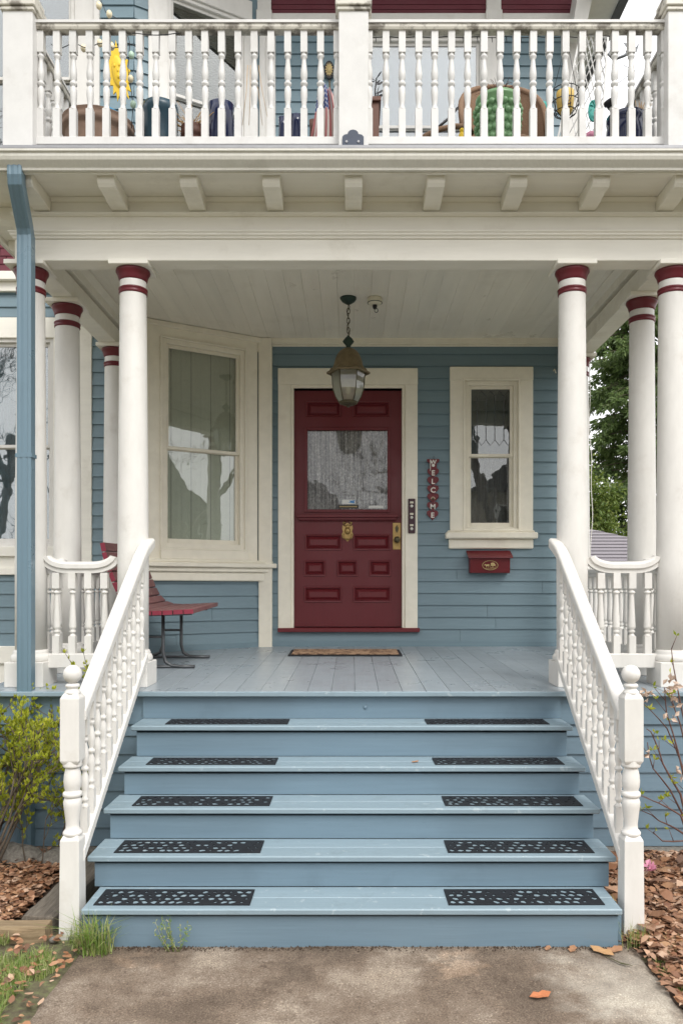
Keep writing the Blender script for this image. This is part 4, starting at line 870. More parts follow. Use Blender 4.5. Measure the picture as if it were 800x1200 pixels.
for i, (px_, py_, ch_) in enumerate(hy):
    c = at(px_, py_, WY); c.y = WY+.003*(i % 2)
    if i == 0:
        m = MB(); w2_ = .062; m.prism([(c.x-w2_,c.y,c.z+.045),(c.x+w2_,c.y,c.z+.045),(c.x+w2_,c.y,c.z+.02),(c.x+.035,c.y,c.z+.0),(c.x+.035,c.y,c.z-.06),(c.x-.035,c.y,c.z-.06),(c.x-.035,c.y,c.z),(c.x-w2_,c.y,c.z+.02)], (0,0,0), (0,.014,0)); h_o = m.build('sign_board', 'sign_red', ws, bev=.003)
        m = MB(); m.prism([(c.x-.032,c.y-.002,c.z+.03),(c.x-.026,c.y-.002,c.z+.03),(c.x-.026,c.y-.002,c.z-.075),(c.x-.032,c.y-.002,c.z-.075)], (0,0,0), (0,.002,0)); sph(m, c+Vector((.0,-.004,-.02)), .016, (1,.3,1)); m.build('sign_figure', 'sign_white', h_o)
    else: h_o = heart(c, .118, .105).build('heart', 'sign_red', ws, bev=.004)
    if ch_ != 'O':
        me = text_mesh(ch_, .072 if i else .06); me.materials.append(M['sign_white']); place(me, 'letter', (c.x, c.y-.003, c.z+(.012 if i == 0 else -.0)), h_o, (R(90),0,0))
    else:
        m = MB(); m.tube([(c.x+.017*math.cos(t), c.y-.003, c.z-.004+.017*math.sin(t)) for t in [math.pi*(k/10)*1.15-.25 for k in range(11)]], .005, 5); m.build('letter', 'petal_dry', h_o)
        m = MB(); sph(m, (c.x, c.y-.004, c.z-.006), .014, (1,.4,1)); m.build('sign_figure', 'brass_dark', h_o)
m = MB(); t0 = at(507.5, 540, WY+.005); m.tube([t0, t0+Vector((-.004,0,.03)), t0+Vector((.006,0,.05)), t0+Vector((.012,0,.035)), t0+Vector((.004,0,.0))], .0018, 4); m.build('hanging_wire', 'black_iron', ws)
db = thing('doorbell_plate', 'tall dark plum plate with three bell buttons and name tags on the door casing', 'doorbell', at(482, 604, 7.95))
x0, x1 = sx(478, 7.95), sx(486.3, 7.95); z0, z1 = sz(625, 7.95), sz(584.5, 7.95)
m = MB(); m.box((x0,7.938,z0), (x1,7.957,z1)); m.build('plate', 'plate_plum', db, bev=.005)
for py_ in (593, 606.5, 619.7):
    c = at(482.2, py_, 7.938); m = MB(); m.lathe([(.015,0),(.015,.004),(.011,.006),(.010,.010),(.004,.012)], c, 14, ax=(0,-1,0)); m.build('bell_button', 'sign_white', db)
    m = MB(); m.box((c.x-.018,7.933,c.z+.026), (c.x+.018,7.9375,c.z+.046)); m.build('name_tag', 'ivory', db, bev=.002)
dm = MB(); P = [(-.565,7.13),(.47,7.13),(.472,7.60),(-.567,7.60)]
y0_, y1_ = 7.10, 7.58; xl, xr = sx(337, 7.1), sx(471.5, 7.1)
def mat_slab(x0, x1, y0, y1, h, z=0):
    m = MB(); m.hexa([(x0,y0,zf(y0)+.001+z),(x1,y0,zf(y0)+.001+z),(x1,y1,zf(y1)+.001+z),(x0,y1,zf(y1)+.001+z),(x0,y0,zf(y0)+h+z),(x1,y0,zf(y0)+h+z),(x1,y1,zf(y1)+h+z),(x0,y1,zf(y1)+h+z)]); return m
dmt = thing('doormat', 'brown coir doormat with dark rubber border in front of the door', 'doormat', (0, 7.3, zf(7.3)))
mat_slab(xl, xr, y0_, y1_, .012).build('border', 'rubber', dmt, bev=.003); mat_slab(xl+.03, xr-.03, y0_+.03, y1_-.03, .008, .012).build('coir', 'doormat', dmt, bev=.003)
# ------------------------------------------------------------------ rubber step mats with cut-out scrolls
def step_mat(seed):
    rr = random.Random(seed); Lx, Ly = .765, .20; bm = bmesh.new(); edges = []
    def loop(pts):
        vs = [bm.verts.new((x, y, 0)) for x, y in pts]
        for i in range(len(vs)): edges.append(bm.edges.new((vs[i], vs[(i+1)%len(vs)])))
    loop([(0,0),(Lx,0),(Lx,Ly),(0,Ly)])
    nx, ny = 17, 4; cw, chh = (Lx-.03)/nx, (Ly-.026)/ny
    for j in range(ny):
        for i in range(nx):
            if rr.random() < .12: continue
            cx = .015+cw*(i+.5+(.22 if j % 2 else -.22))+rr.uniform(-.002,.002); cy = .013+chh*(j+.5)+rr.uniform(-.0015,.0015)
            big = rr.random() < .62; a_ = cw*(.58 if big else .30)*rr.uniform(.75,1); b_ = chh*(.52 if big else .26)*rr.uniform(.75,1); th = rr.uniform(-.6,.6); bend = rr.uniform(-.35,.35)
            a_ = min(a_, cx-.009, Lx-.009-cx)
            if a_ < .004: continue
            pts = []
            for k in range(7):
                t = 2*math.pi*(k+rr.uniform(-.25,.25))/7; u = math.cos(t)*a_*rr.uniform(.72,1); v = math.sin(t)*b_*(1-.45*math.cos(t)*(1 if bend > 0 else -1))+bend*(u*u/a_-a_*.4)*.5
                v = max(-chh*.45, min(chh*.45, u*math.sin(th)*.7+v*math.cos(th*.5))); u = max(-cw*.455, min(cw*.455, u)); pts.append((cx+u, cy+v))
            loop(pts)
    bmesh.ops.triangle_fill(bm, use_beauty=True, use_dissolve=False, edges=edges)
    r = bmesh.ops.extrude_face_region(bm, geom=bm.faces[:]); 
    for v in [g for g in r['geom'] if isinstance(g, bmesh.types.BMVert)]: v.co.z += .004
    bmesh.ops.recalc_face_normals(bm, faces=bm.faces)
    me = bpy.data.meshes.new('step_mat'); bm.to_mesh(me); bm.free(); me.materials.append(M['rubber']); return me
SM = [step_mat(3), step_mat(11), step_mat(23)]
Lpx = [-1.262, -1.243, -1.222, -1.215, -1.165]; Rpx = [.473, .503, .520, .492, .470]
names = ['bottom', 'second', 'third', 'fourth', 'top']
for i, (y, z, hw) in enumerate(T):
    for sd_, X_ in (('left', Lpx[i]), ('right', Rpx[i])):
        o = bpy.data.objects.new('step_mat', SM[(i*2+(sd_ == 'right')) % 3]); C.objects.link(o)
        o.location = (X_, y+(.045 if i == 0 else .05)+.0, z+.0005); o.rotation_euler = (0,0,rnd.uniform(-.006,.006))
        o.scale = (1, 1 if i < 3 else .93, 1)
        lab = f"black cut-out rubber mat at the {sd_} end of the " + {'bottom':'lowest step','second':'second step from the ground','third':'middle step','fourth':'fourth step from the ground','top':'highest step below the porch'}[names[i]]
        tag(o, lab, 'step mat', 'rubber mats on the front steps'); OFF[o.name] = Vector()
# ------------------------------------------------------------------ downspout
ds = thing('downspout', 'blue downspout running from the gutter down past the left columns', 'downspout', (-2.13, 5.17, 0))
m = MB(); pth = [Vector(p) for p in ((-2.10,4.945,4.39),(-2.10,4.945,4.33),(-2.105,4.96,4.29),(-2.128,5.14,4.10),(-2.13,5.165,4.05),(-2.13,5.165,4.0))]
upv = [Vector(v) for v in ((0,1,0),(0,1,.1),(0,.85,.5),(0,.8,.6),(0,1,.15),(0,1,0))]
prf = [(-.045,-.034),(-.03,-.038),(-.02,-.034),(0,-.038),(.02,-.034),(.03,-.038),(.045,-.034),(.045,.034),(-.045,.034)]
m.sweep(pth, prf, (1,0,0), upv); m.build('elbow', 'spout_blue', ds, bev=.002)
m = MB(); m.sweep([Vector((-2.13,5.165,z)) for z in (4.06,0.02)], [(a_*1.04,b_*1.04) for a_, b_ in prf], (1,0,0), [Vector((0,1,0))]*2); m.build('pipe', 'spout_blue', ds, bev=.002)
m = MB(); m.box((-2.184,5.125,2.6), (-2.076,5.206,2.625)); m.build('strap', 'spout_blue', ds)
# cable hanging at the back right corner
m = MB(); m.tube([(2.245+.012*math.sin(z*3.1)+.006*math.sin(z*11), 7.42, z) for z in [1.3+i*.06 for i in range(44)]], .004, 5); tag(m.build('cable', 'sign_white'), 'thin pale cable hanging beside the rear right column', 'cable')
m = MB(); x_ = 2.16
# hook on the wall above at the right
hk = MB(); c = at(651, 437, 7.9); hk.tube([c, c+Vector((-.02,-.03,.03)), c+Vector((-.035,-.04,.01))], .006, 6); tag(hk.build('wall_hook', 'ivory'), 'small pale hook high on the wall at the right of the porch', 'hook')
# ------------------------------------------------------------------ things on the balcony
FZ = 4.62
def pot(name, label, x0, x1, ytop, Y, prof, mat, cat='pot', group=None, base=FZ):
    """prof: list of (radius fraction, height fraction)"""
    cx = sx((x0+x1)/2, Y); r = (sx(x1, Y)-sx(x0, Y))/2; zt_ = sz(ytop, Y)
    t = thing(name, label, cat, (cx, Y, base), group); m = MB()
    m.lathe([(a_*r, base+(zt_-base)*b_) for a_, b_ in prof]+[(prof[-1][0]*r*.86, zt_), (prof[-1][0]*r*.84, zt_-.05)], (cx,Y,0), 24); m.build('pot', mat, t)
    m = MB(); m.lathe([(.01, zt_-.05),(prof[-1][0]*r*.85, zt_-.05)], (cx,Y,0), 16, caps=False); m.build('soil', 'soil', t)
    return t, cx, zt_, r
TP = [(.6,0),(.66,.05),(.8,.5),(.9,.80),(.9,.84),(1,.85),(1,.92),(.97,.93),(.97,.98),(1,1)]
pot('planter', 'wide ribbed terracotta bowl planter at the left end of the balcony', 74, 157, 147, 5.78, TP, 'terracotta')
pot('planter', 'dark teal glazed barrel planter on the balcony left of the straw plant', 167, 209, 125, 5.75, [(.7,0),(.85,.2),(.97,.6),(.95,.86),(1,.88),(1,.95),(.96,1)], 'teal_glaze')
t, cx, zt_, r = pot('planter', 'dark pot of dry straw-coloured stems left of the upper bay window', 212, 240, 150, 5.75, TP, 'wood_brown')
m = MB()
for k in range(60):
    a_ = rnd.uniform(0, 6.28); l_ = rnd.uniform(.10, .26); b_ = Vector((cx+rnd.uniform(-.04,.04), 5.75+rnd.uniform(-.04,.04), zt_-.04)); d_ = Vector((math.cos(a_)*.8, math.sin(a_)*.4, rnd.uniform(.3,1)))
    m.tube([b_, b_+d_*l_*.5, b_+d_*l_+Vector((0,0,-.05*rnd.random()))], .0045, 4, r2=.002)
m.build('dry_stems', 'straw', t, kind='stuff')
t, cx, zt_, r = pot('planter', 'black and navy pot in front of the upper bay window blinds', 243, 275, 124, 5.75, [(.75,0),(.95,.5),(1,.8),(.9,.9),(.95,1)], 'navy_glaze')
pot('planter', 'small navy glazed pot with white streaks left of the larger blue jar', 326, 337, 138, 5.8, [(.7,0),(1,.6),(.85,.9),(.95,1)], 'navy_glaze')
pot('planter', 'shiny cobalt blue jar against the blue siding near the flag', 340, 355, 136, 5.8, [(.85,0),(1,.3),(1,.8),(.9,.92),(.95,1)], 'navy_glaze')
pot('planter', 'small brown speckled pot beside the folded flag', 362, 371, 141, 5.8, [(.7,0),(1,.5),(.8,.9),(.95,1)], 'wood_brown')
pot('planter', 'big navy glazed pot with bare twigs at the right end of the balcony', 710, 756, 138, 5.75, [(.62,0),(.85,.3),(1,.7),(.95,.86),(.88,.9),(.96,.93),(.96,1)], 'navy_glaze')
m = MB(); c = at(748, 140, 5.75)
for k in range(16): d_ = Vector((rnd.uniform(-.2,.9), rnd.uniform(-.3,.3), 1)).normalized(); m.tube([c, c+d_*rnd.uniform(.08,.17)], .004, 4, r2=.0015)
tag(m.build('bare_twigs', 'straw'), 'orange-brown bare twigs sticking out of the navy pot', 'twigs')
pot('planter', 'small teal ceramic pot on a black stand right of the wicker chair', 627, 641, 122, 6.3, [(.7,0),(1,.45),(.95,.85),(1,1)], 'turquoise', base=sz(136, 6.3)).__class__
m = MB(); a_, b_ = at(628, 136.5, 6.3), at(641, 163, 6.3); m.box((a_.x,6.2,FZ), (b_.x,6.4,a_.z-.002)); tag(m.build('plant_stand', 'black_iron', bev=.006), 'black square plant stand under the small teal pot', 'plant stand')
# green woven pot
gp, cx, zt_, r = pot('planter', 'tall green basket-weave glazed pot in front of the wicker chair', 557, 609, 118, 5.75, [(.62,0),(.72,.2),(.85,.5),(.94,.8),(.97,.95),(1,.96),(1,1)], 'green_glaze')
m = MB(); n_ = 9
for j in range(n_):
    zc_ = FZ+(zt_-FZ)*(.18+.78*j/n_); rr_ = r*(.72+.26*min(1, j/n_+.12))
    for k in range(22):
        if math.sin(2*math.pi*k/22) > .35: continue
        t_ = 2*math.pi*(k+.5*(j % 2))/22; sph(m, (cx+rr_*math.cos(t_), 5.75+rr_*math.sin(t_), zc_), .026, (1,.6,.95), 6, 4)
m.build('weave_relief', 'green_glaze', gp, kind='stuff')
# wicker chair
wc = thing('wicker_chair', 'brown wicker armchair with rounded back behind the green pot', 'chair', (sx(575,6.15), 6.15, FZ))
m = MB(); cc = at(585, 163, 6.15); K = 20
def shell(u, v, off=0):
    a_ = math.pi*(1.12*u-.06); rx = .25+.06*v; return Vector((cc.x-rx*math.cos(a_)*(1+off), 6.0+.40*math.sin(a_)*(1+off)*.8, FZ+.35+v*(.22+.58*math.sin(math.pi*min(1,max(0,u)))**.7)))
vs = []
for o_ in (0, .06):
    for i in range(K+1):
        for j in range(9): vs.append(shell(i/K, j/8, o_))
q = (K+1)*9
m.add(vs, [(i*9+j, i*9+j+1, (i+1)*9+j+1, (i+1)*9+j) for i in range(K) for j in range(8)]+[(q+i*9+j, q+(i+1)*9+j, q+(i+1)*9+j+1, q+i*9+j+1) for i in range(K) for j in range(8)], True); m.build('back', 'wicker', wc)
m = MB(); m.tube([shell(i/K, 1, .03) for i in range(K+1)], .022, 8); m.build('rim', 'wicker', wc)
m = MB(); m.lathe([(.30,FZ+.3),(.33,FZ+.36),(.30,FZ+.42)], (cc.x,6.0,0), 20); m.build('seat', 'wicker', wc)
for a_, b_ in ((-.24,-.2),(.24,-.2),(-.22,.24),(.22,.24)): m = MB(); m.tube([(cc.x+a_,6.0+b_,FZ),(cc.x+a_*.9,6.0+b_*.9,FZ+.32)], .018, 8); m.build('leg', 'wicker', wc)
m = MB(); m.tube([at(491, 164, 5.7), at(500, 158, 5.72), at(515, 151, 5.75), at(532, 147.5, 5.8), at(548, 148, 5.85), at(553, 156, 5.9)], .020, 8); m.build('arm_rail', 'wicker', wc)
m = MB(); m.tube([at(513, 149, 5.75), at(527, 137, 5.85), at(536, 126, 5.95)], .010, 6); m.build('arm_brace', 'black_iron', wc)
# cabinet with a sprig
cb = thing('cabinet', 'narrow brown wooden cabinet just right of the central post', 'cabinet', (sx(437,6.0), 6.0, FZ)); a_, b_ = sx(424,6.0), sx(444,6.0); zt_ = sz(119, 6.0)
m = MB(); m.box((a_,6.0,FZ), (b_,6.3,zt_)); bx_ = m.build('body', 'wood_brown', cb, bev=.004)
m = MB(); m.box((a_-.02,5.98,zt_), (b_+.015,6.32,zt_+.035)); m.build('top', 'wood_brown', cb, bev=.005)
sp_ = MB(); c = Vector((sx(440,6.0), 6.1, zt_+.035)); sp_.tube([c, c+Vector((0,0,.12)), c+Vector((.01,0,.21))], .006, 5)
for k in range(14): t_ = rnd.uniform(0,6.28); p_ = c+Vector((0,0,rnd.uniform(.03,.2))); d_ = Vector((math.cos(t_)*.05,math.sin(t_)*.03,rnd.uniform(-.01,.04))); sp_.prism([p_, p_+d_+Vector((0,0,.01)), p_+d_*1.6, p_+d_-Vector((0,0,.01))], (0,0,0), (0,.003,0))
tag(sp_.build('ornamental_sprig', 'black_iron'), 'dark metal leaf sprig standing on the brown cabinet', 'ornament')
# flag
fl = thing('flag', 'faded American flag hanging in folds on a short pole left of the central post', 'flag', at(380, 163, 5.75))
W_, H_ = 22, 24; me = bpy.data.meshes.new('cloth'); vs = []; uv = []
for j in range(H_+1):
    for i in range(W_+1):
        u, v = i/W_, j/H_; top = at(376+4*(u-.5), 100, 5.75); wd = 5+11*(1-v)**.7+3; px_ = 381+(u-.5)*2*wd+1.5*math.sin(v*3); py_ = 172-(172-(98+13*abs(u-.35)))*v
        p_ = at(px_, py_, 5.75); p_.y += .035*math.sin(u*19+v*2)*(1-.4*v); vs.append(p_-OFF[fl.name]); uv.append((u, v))
fs = [(j*(W_+1)+i, j*(W_+1)+i+1, (j+1)*(W_+1)+i+1, (j+1)*(W_+1)+i) for j in range(H_) for i in range(W_)]
me.from_pydata([tuple(v) for v in vs], [], fs); ul = me.uv_layers.new(name='UVMap')
for lp in me.loops: ul.data[lp.index].uv = uv[lp.vertex_index]
for p_ in me.polygons: p_.use_smooth = True
me.materials.append(M['flag']); o = bpy.data.objects.new('cloth', me); C.objects.link(o); o.parent = fl; OFF[o.name] = OFF[fl.name]
so = o.modifiers.new('thick', 'SOLIDIFY'); so.thickness = .003
m = MB(); m.tube([at(386, 94, 5.80), at(389, 175, 5.80)], .007, 6); m.build('pole', 'brass_dark', fl)
# sun plaque on the wall
sp = thing('sun_plaque', 'oval black plaque with a gold sun on the upper siding', 'plaque', at(385.5, 81, 7.97)); c = at(385.5, 81, 7.955)
m = MB(); m.prism([c+Vector((.05*math.cos(t),0,.093*math.sin(t))) for t in [2*math.pi*k/28 for k in range(28)]], (0,0,0), (0,.015,0)); m.build('plate', 'black_iron', sp, bev=.003)
m = MB(); m.prism([c+Vector(((.042 if k % 2 == 0 else .026)*math.cos(t),-.002,(.075 if k % 2 == 0 else .046)*math.sin(t))) for k, t in enumerate([2*math.pi*k/28 for k in range(28)])], (0,0,0), (0,-.004,0)); sph(m, c+Vector((0,-.006,0)), .028, (.9,.4,1.4)); m.build('sun', 'gold_paint', sp)
# yellow sun ornament with face (hangs by the left window)
yo = thing('sun_ornament', 'yellow metal sun face hanging at the left of the balcony', 'ornament', at(141, 88, 6.0)); c = at(139, 84, 6.0)
def rot(v, a_): return Vector((v[0]*math.cos(a_)-v[1]*math.sin(a_), 0, v[0]*math.sin(a_)+v[1]*math.cos(a_)))
m = MB(); pts = []
for k in range(36):
    t = 2*math.pi*k/36; rr_ = .25 if k % 2 == 0 else .185; pts.append(c+rot((rr_*.36*math.cos(t), rr_*math.sin(t)), .16))
m.prism(pts, (0,0,0), (0,.012,0)); m.build('rays', 'sun_yellow', yo, bev=.002)
m = MB(); vs_ = []; sph(m, (0,0,0), 1, (.048,.02,.125), 16, 10); 
for i, v in enumerate(m.v): q = rot((v.x, v.z), .16); m.v[i] = c+Vector((q.x, v.y-.004, q.z))
m.build('face', 'sun_yellow', yo)
for a_, b_, r_ in ((-.018,.04,.012),(.018,.04,.012),(0,.0,.012),(0,-.045,.016)): m = MB(); q = rot((a_,b_),.16); sph(m, c+q+Vector((0,-.022,0)), r_, (.8,.5,1.2)); m.build('feature', 'sun_yellow', yo)
m = MB(); c = at(134, 137, 5.95); m.prism([c+Vector(q) for q in ((-.035,0,.08),(.01,0,.055),(.045,0,.03),(.045,0,-.085),(.01,0,-.075),(-.03,0,-.06))], (0,0,0), (0,.012,0)); tag(m.build('ornament', 'bright_blue', bev=.002), 'bright blue tin panel hanging below the yellow sun', 'ornament')
# wire planter with yellow spiral pot
hb = thing('hanging_basket', 'yellow spiral pot in a black wire basket hung right of the chair', 'hanging basket', at(662, 120, 6.0)); c = at(662, 121, 6.0)
m = MB(); m.lathe([(.035,-.09),(.058,-.05),(.066,.03),(.066,.085),(.06,.085)], c, 18); m.build('pot', 'yellow_glaze', hb)
m = MB(); m.tube([c+Vector((.004*k*math.cos(k*.7)*.55, -.067+abs(.004*k*math.cos(k*.7)*.2), .004*k*math.sin(k*.7)*.6)) for k in range(18)], .004, 5); m.build('spiral', 'wood_brown', hb)
m = MB()
for k in range(9): t = 2*math.pi*k/9; m.tube([c+Vector((.09*s_*math.cos(t), .09*s_*math.sin(t), z_)) for s_, z_ in ((.3,-.11),(.9,-.07),(1.15,.0),(1.1,.06),(1.15,.09))], .003, 4)
for s_, z_ in ((.9,-.07),(1.15,0),(1.15,.09)): m.tube([c+Vector((.09*s_*math.cos(2*math.pi*k/16), .09*s_*math.sin(2*math.pi*k/16), z_)) for k in range(16)], .0035, 4, close=True)
m.tube([c+Vector((-.09,0,.09)), at(664, 60, 6.0)+Vector((0,0,.1))], .0025, 4); m.tube([c+Vector((.09,0,.09)), at(664, 60, 6.0)+Vector((0,0,.1))], .0025, 4); m.build('wire_basket', 'black_iron', hb)
# medallion
m = MB(); c = at(695, 129.5, 5.9); n_ = 24
m.prism([c+Vector((.037*math.cos(t),0,.078*math.sin(t))) for t in [2*math.pi*k/n_ for k in range(n_)]], (0,0,0), (0,.012,0))
for k in range(7): t = 2*math.pi*k/7; m.tube([c+Vector((.016*math.cos(t+.3*j)*(1+j*.5),-.003,.034*math.sin(t+.3*j)*(1+j*.45))) for j in range(4)], .004, 4)
m.tube([c+Vector((.036*math.cos(2*math.pi*k/n_),-.002,.076*math.sin(2*math.pi*k/n_))) for k in range(n_)], .005, 5, close=True)
tag(m.build('medallion', 'turquoise'), 'turquoise oval scrollwork medallion hanging near the right end of the balcony', 'medallion')
# lattice trellis
tr = thing('trellis', 'leaning white lattice trellis behind the right end of the balcony', 'trellis', at(675, 163, 6.6))
c00, c10, c11, c01 = at(652, 168, 6.6), at(704, 168, 6.3), at(712, 44, 6.3), at(680, 40, 6.6)
def bil(u, v): return (c00*(1-u)+c10*u)*(1-v)+(c01*(1-u)+c11*u)*v
for fam in (0, 1):
    for k in range(-9, 10):
        u0 = k/6; p0_, p1_ = (u0, 0), (u0+1.1, 1)
        if fam: p0_, p1_ = (1-u0, 0), (1-u0-1.1, 1)
        def clip(p, q):
            t0, t1 = 0, 1; du = q[0]-p[0]
            for lo in ((0-p[0])/du, (1-p[0])/du): pass
            a_, b_ = sorted(((0-p[0])/du, (1-p[0])/du)); return max(t0, a_), min(t1, b_)
        a_, b_ = clip(p0_, p1_)
        if b_-a_ < .08: continue
        P0 = bil(p0_[0]+(p1_[0]-p0_[0])*a_, a_); P1 = bil(p0_[0]+(p1_[0]-p0_[0])*b_, b_); P0.y += .005*fam; P1.y += .005*fam
        m = MB(); m.tube([P0, P1], .0055, 4, False); m.build('lattice_strip', 'balcony_white', tr)
m = MB(); m.tube([c00,c10,c11,c01], .011, 4, False, close=True); m.build('frame', 'balcony_white', tr)
# solar light, garden ornament on a wire
so_ = thing('solar_light', 'small solar garden light leaning in the navy pot', 'garden light', at(718, 130, 5.7)); c = at(714, 118, 5.7); e_ = at(720, 135, 5.7)
m = MB(); m.lathe([(.045,0),(.045,.02),(.032,.024),(.03,.05)], c, 12, ax=(e_-c)); m.build('cap', 'black_iron', so_); m = MB(); m.lathe([(.026,.05),(.018,.11)], c, 12, ax=(e_-c)); m.build('lens', 'sticker_white', so_); m = MB(); m.tube([c+(e_-c)*.9, at(723, 158, 5.7)], .006, 5); m.build('stake', 'black_iron', so_)
bo_ = thing('bird_ornament', 'small metal hummingbird wind ornament on a thin wire at the right', 'ornament', at(738, 60, 5.8)); m = MB()
c = at(738, 60, 5.8); m.tube([c+Vector((-.12,0,.04)), c+Vector((-.16,0,-.02)), c+Vector((-.12,0,-.06)), c+Vector((-.04,0,-.03)), c], .008, 5, r2=.012); sph(m, c, .02, (1.6,1,1)); m.tube([c+Vector((0,0,.0)), c+Vector((.05,0,.035))], .010, 5, r2=.002)
m.prism([c, c+Vector((-.05,0,.07)), c+Vector((.01,0,.05))], (0,0,0), (0,.004,0)); m.prism([c+Vector((.02,0,0)), c+Vector((.07,0,.07)), c+Vector((.05,0,.0))], (0,0,0), (0,.004,0)); m.build('bird', 'grey_metal', bo_)
m = MB(); m.tube([c, at(742, 100, 5.8), at(745, 140, 5.75)], .0025, 4); m.tube([c+Vector((-.05,0,-.1)), c+Vector((.04,0,-.14)), c+Vector((-.1,0,-.24))], .002, 4); m.build('wire', 'black_iron', bo_)
# string lights along and behind the left rail
sl = thing('string_lights', 'string of mint and cream glass bulbs looped on the left of the balcony rail', 'string lights', at(150, 60, 5.6))
m = MB(); m.tube([at(116,-6,5.9), at(124,14,5.9), at(146,26,5.6), at(152,50,5.6), at(150,80,5.6), at(156,122,5.6), at(154,150,5.6)], .0028, 4)
m.tube([at(x_, 53+3*math.sin(x_*.2), 5.55) for x_ in range(60, 165, 6)], .003, 4); m.tube([at(x_, 38+2.6*abs(math.sin(x_*.06)), 5.21) for x_ in range(155, 215, 5)], .003, 4); m.build('cord', 'black_iron', sl)
for i, (a_, b_) in enumerate(((116,6),(128,16),(154,64),(153,92),(156,122),(84,50),(98,56),(131,54),(117,50))):
    m = MB(); sph(m, at(a_, b_, 5.58), .024, (.9,.9,1.15)); m.build('bulb', 'bulb_mint' if i in (2,4) else 'bulb_cream', sl)
cl = thing('rail_string', 'dark cord of small clear lights hung under the right balcony handrail', 'string lights', at(500, 44, 5.35))
m = MB(); m.tube([at(x_, 42+1.6*abs(math.sin(x_*.09)), 5.35) for x_ in range(432, 690, 5)], .0026, 4)
for x_ in range(440, 690, 17): m.tube([at(x_, 43, 5.35), at(x_+.6, 49, 5.35)], .004, 4, r2=.002)
m.build('cord', 'black_iron', cl)
# ------------------------------------------------------------------ planting
def leaf_quad(m, p, d, up, L_, W_, fold=.25):
    d = d.normalized(); s = d.cross(up); s = s.normalized() if s.length > 1e-4 else d.orthogonal().normalized(); n = s.cross(d)
    b = len(m.v); m.v += [p, p+d*L_*.5+s*W_*.5+n*W_*fold, p+d*L_, p+d*L_*.5-s*W_*.5+n*W_*fold]; m.f.append([b,b+1,b+2]); m.f.append([b,b+2,b+3])
def rv(a_=1): return Vector((rnd.uniform(-1,1), rnd.uniform(-1,1), rnd.uniform(-1,1)))*a_
def shrub(name, label, base, ht, spread, nst, leaf, bark, nleaf, L_, lean=(0,0), low=.15, cat='shrub', depth=3, r0=.010, xmax=None):
    t = thing(name, label, cat, base); base = Vector(base); S = MB(); Lf = MB()
    def grow(p, d, l_, r_, dep):
        pts = [p]; k = 5
        for i in range(k):
            d = (d+rv(.16)+Vector((0,0,.05))).normalized(); p = p+d*l_/k
            if xmax and p.x > xmax: d.x = -abs(d.x)*.3; p.x = xmax
            pts.append(p)
        S.tube(pts, r_, 5, r2=r_*.5)
        if dep == 0 or dep == 1:
            for q in range(nleaf):
                i = rnd.randint(1, k); c_ = pts[i]+rv(.006)
                if c_.z-base.z < low*ht: continue
                for w_ in range(rnd.choice((2,3,4))):
                    dd = (rv()+Vector((0,0,.8))+d*.8); leaf_quad(Lf, c_, dd, rv(), L_*rnd.uniform(.6,1.15), L_*.42)
        if dep > 0:
            for q in range(4 if dep > 1 else 5):
                i = rnd.randint(2, k); nd = (d*.7+rv(.75)+Vector((0,0,.15))).normalized(); grow(pts[i], nd, l_*rnd.uniform(.35,.55), r_*.55, dep-1)
    for i in range(nst):
        a_ = rnd.uniform(0, 6.28); d = Vector((math.cos(a_)*spread+lean[0], math.sin(a_)*spread*.6+lean[1], 1)).normalized()
        grow(base+Vector((math.cos(a_)*.10, math.sin(a_)*.08, -.03)), d, ht*rnd.uniform(.6,.85), r0, depth-1)
    S.build('stems', bark, t, fix=False); Lf.build('foliage', leaf, t, fix=False); return t
rnd.seed(21)
shrub('shrub', 'twiggy shrub in fresh yellow-green leaf left of the steps', (-2.28, 4.78, .02), 1.06, .5, 26, 'shrub_leaf', 'bark', 8, .036, lean=(.05,0), low=.18, xmax=-1.72)
rnd.seed(5)
shrub('shrub', 'low leafy sprigs under the left shrub at the skirt', (-1.93, 4.95, .0), .62, .5, 6, 'shrub_leaf', 'bark', 2, .036, low=.25, xmax=-1.60, r0=.005)
# right shrub: long bare arching shoots
rs = thing('bare_shrub', 'reddish bare shoots with a few buds leaning in from the right of the steps', 'shrub', (2.35, 4.55, 0)); S = MB(); Lf = MB(); Pd = MB()
for pts in ([(815,1010),(800,960),(783,925),(766,900),(758,870)], [(812,1000),(795,930),(776,895),(764,862),(756,852)], [(818,1010),(806,930),(795,880),(781,835),(776,805)], [(815,1015),(812,960),(800,900),(782,855),(762,830)], [(812,985),(792,972),(770,962),(752,950)], [(815,1000),(798,955),(772,940),(755,935)], [(820,1000),(815,900),(803,850),(792,800),(788,760)], [(817,1000),(809,915),(797,850),(786,815)], [(812,1010),(803,985),(778,985),(766,975)]):
    Y_ = rnd.uniform(4.5, 4.75); P = [at(a_, b_, Y_)+rv(.01) for a_, b_ in pts]; PP = []
    for a_, b_ in zip(P, P[1:]): PP += [a_, (a_+b_)/2+rv(.007)]
    PP.append(P[-1]); S.tube(PP, .0075, 6, r2=.0025)
    for p_ in PP[2:]:
        if rnd.random() < .65:
            e_ = p_+Vector((rnd.uniform(-.09,.04), rnd.uniform(-.03,.03), rnd.uniform(.01,.09))); S.tube([p_, e_], .003, 4, r2=.0015)
            for k in range(rnd.randint(1, 5)): leaf_quad(Lf, e_, rv()+Vector((0,0,.9)), rv(), rnd.uniform(.02,.045), .016)
for a_, b_ in ((754,812),(756,818),(785,800),(789,806),(757,884),(792,812),(762,810),(796,905),(786,838),(793,825),(780,812)):
    for k in range(5): leaf_quad(Pd, at(a_, b_, 4.6)+rv(.02), rv(), rv(), .045, .028)
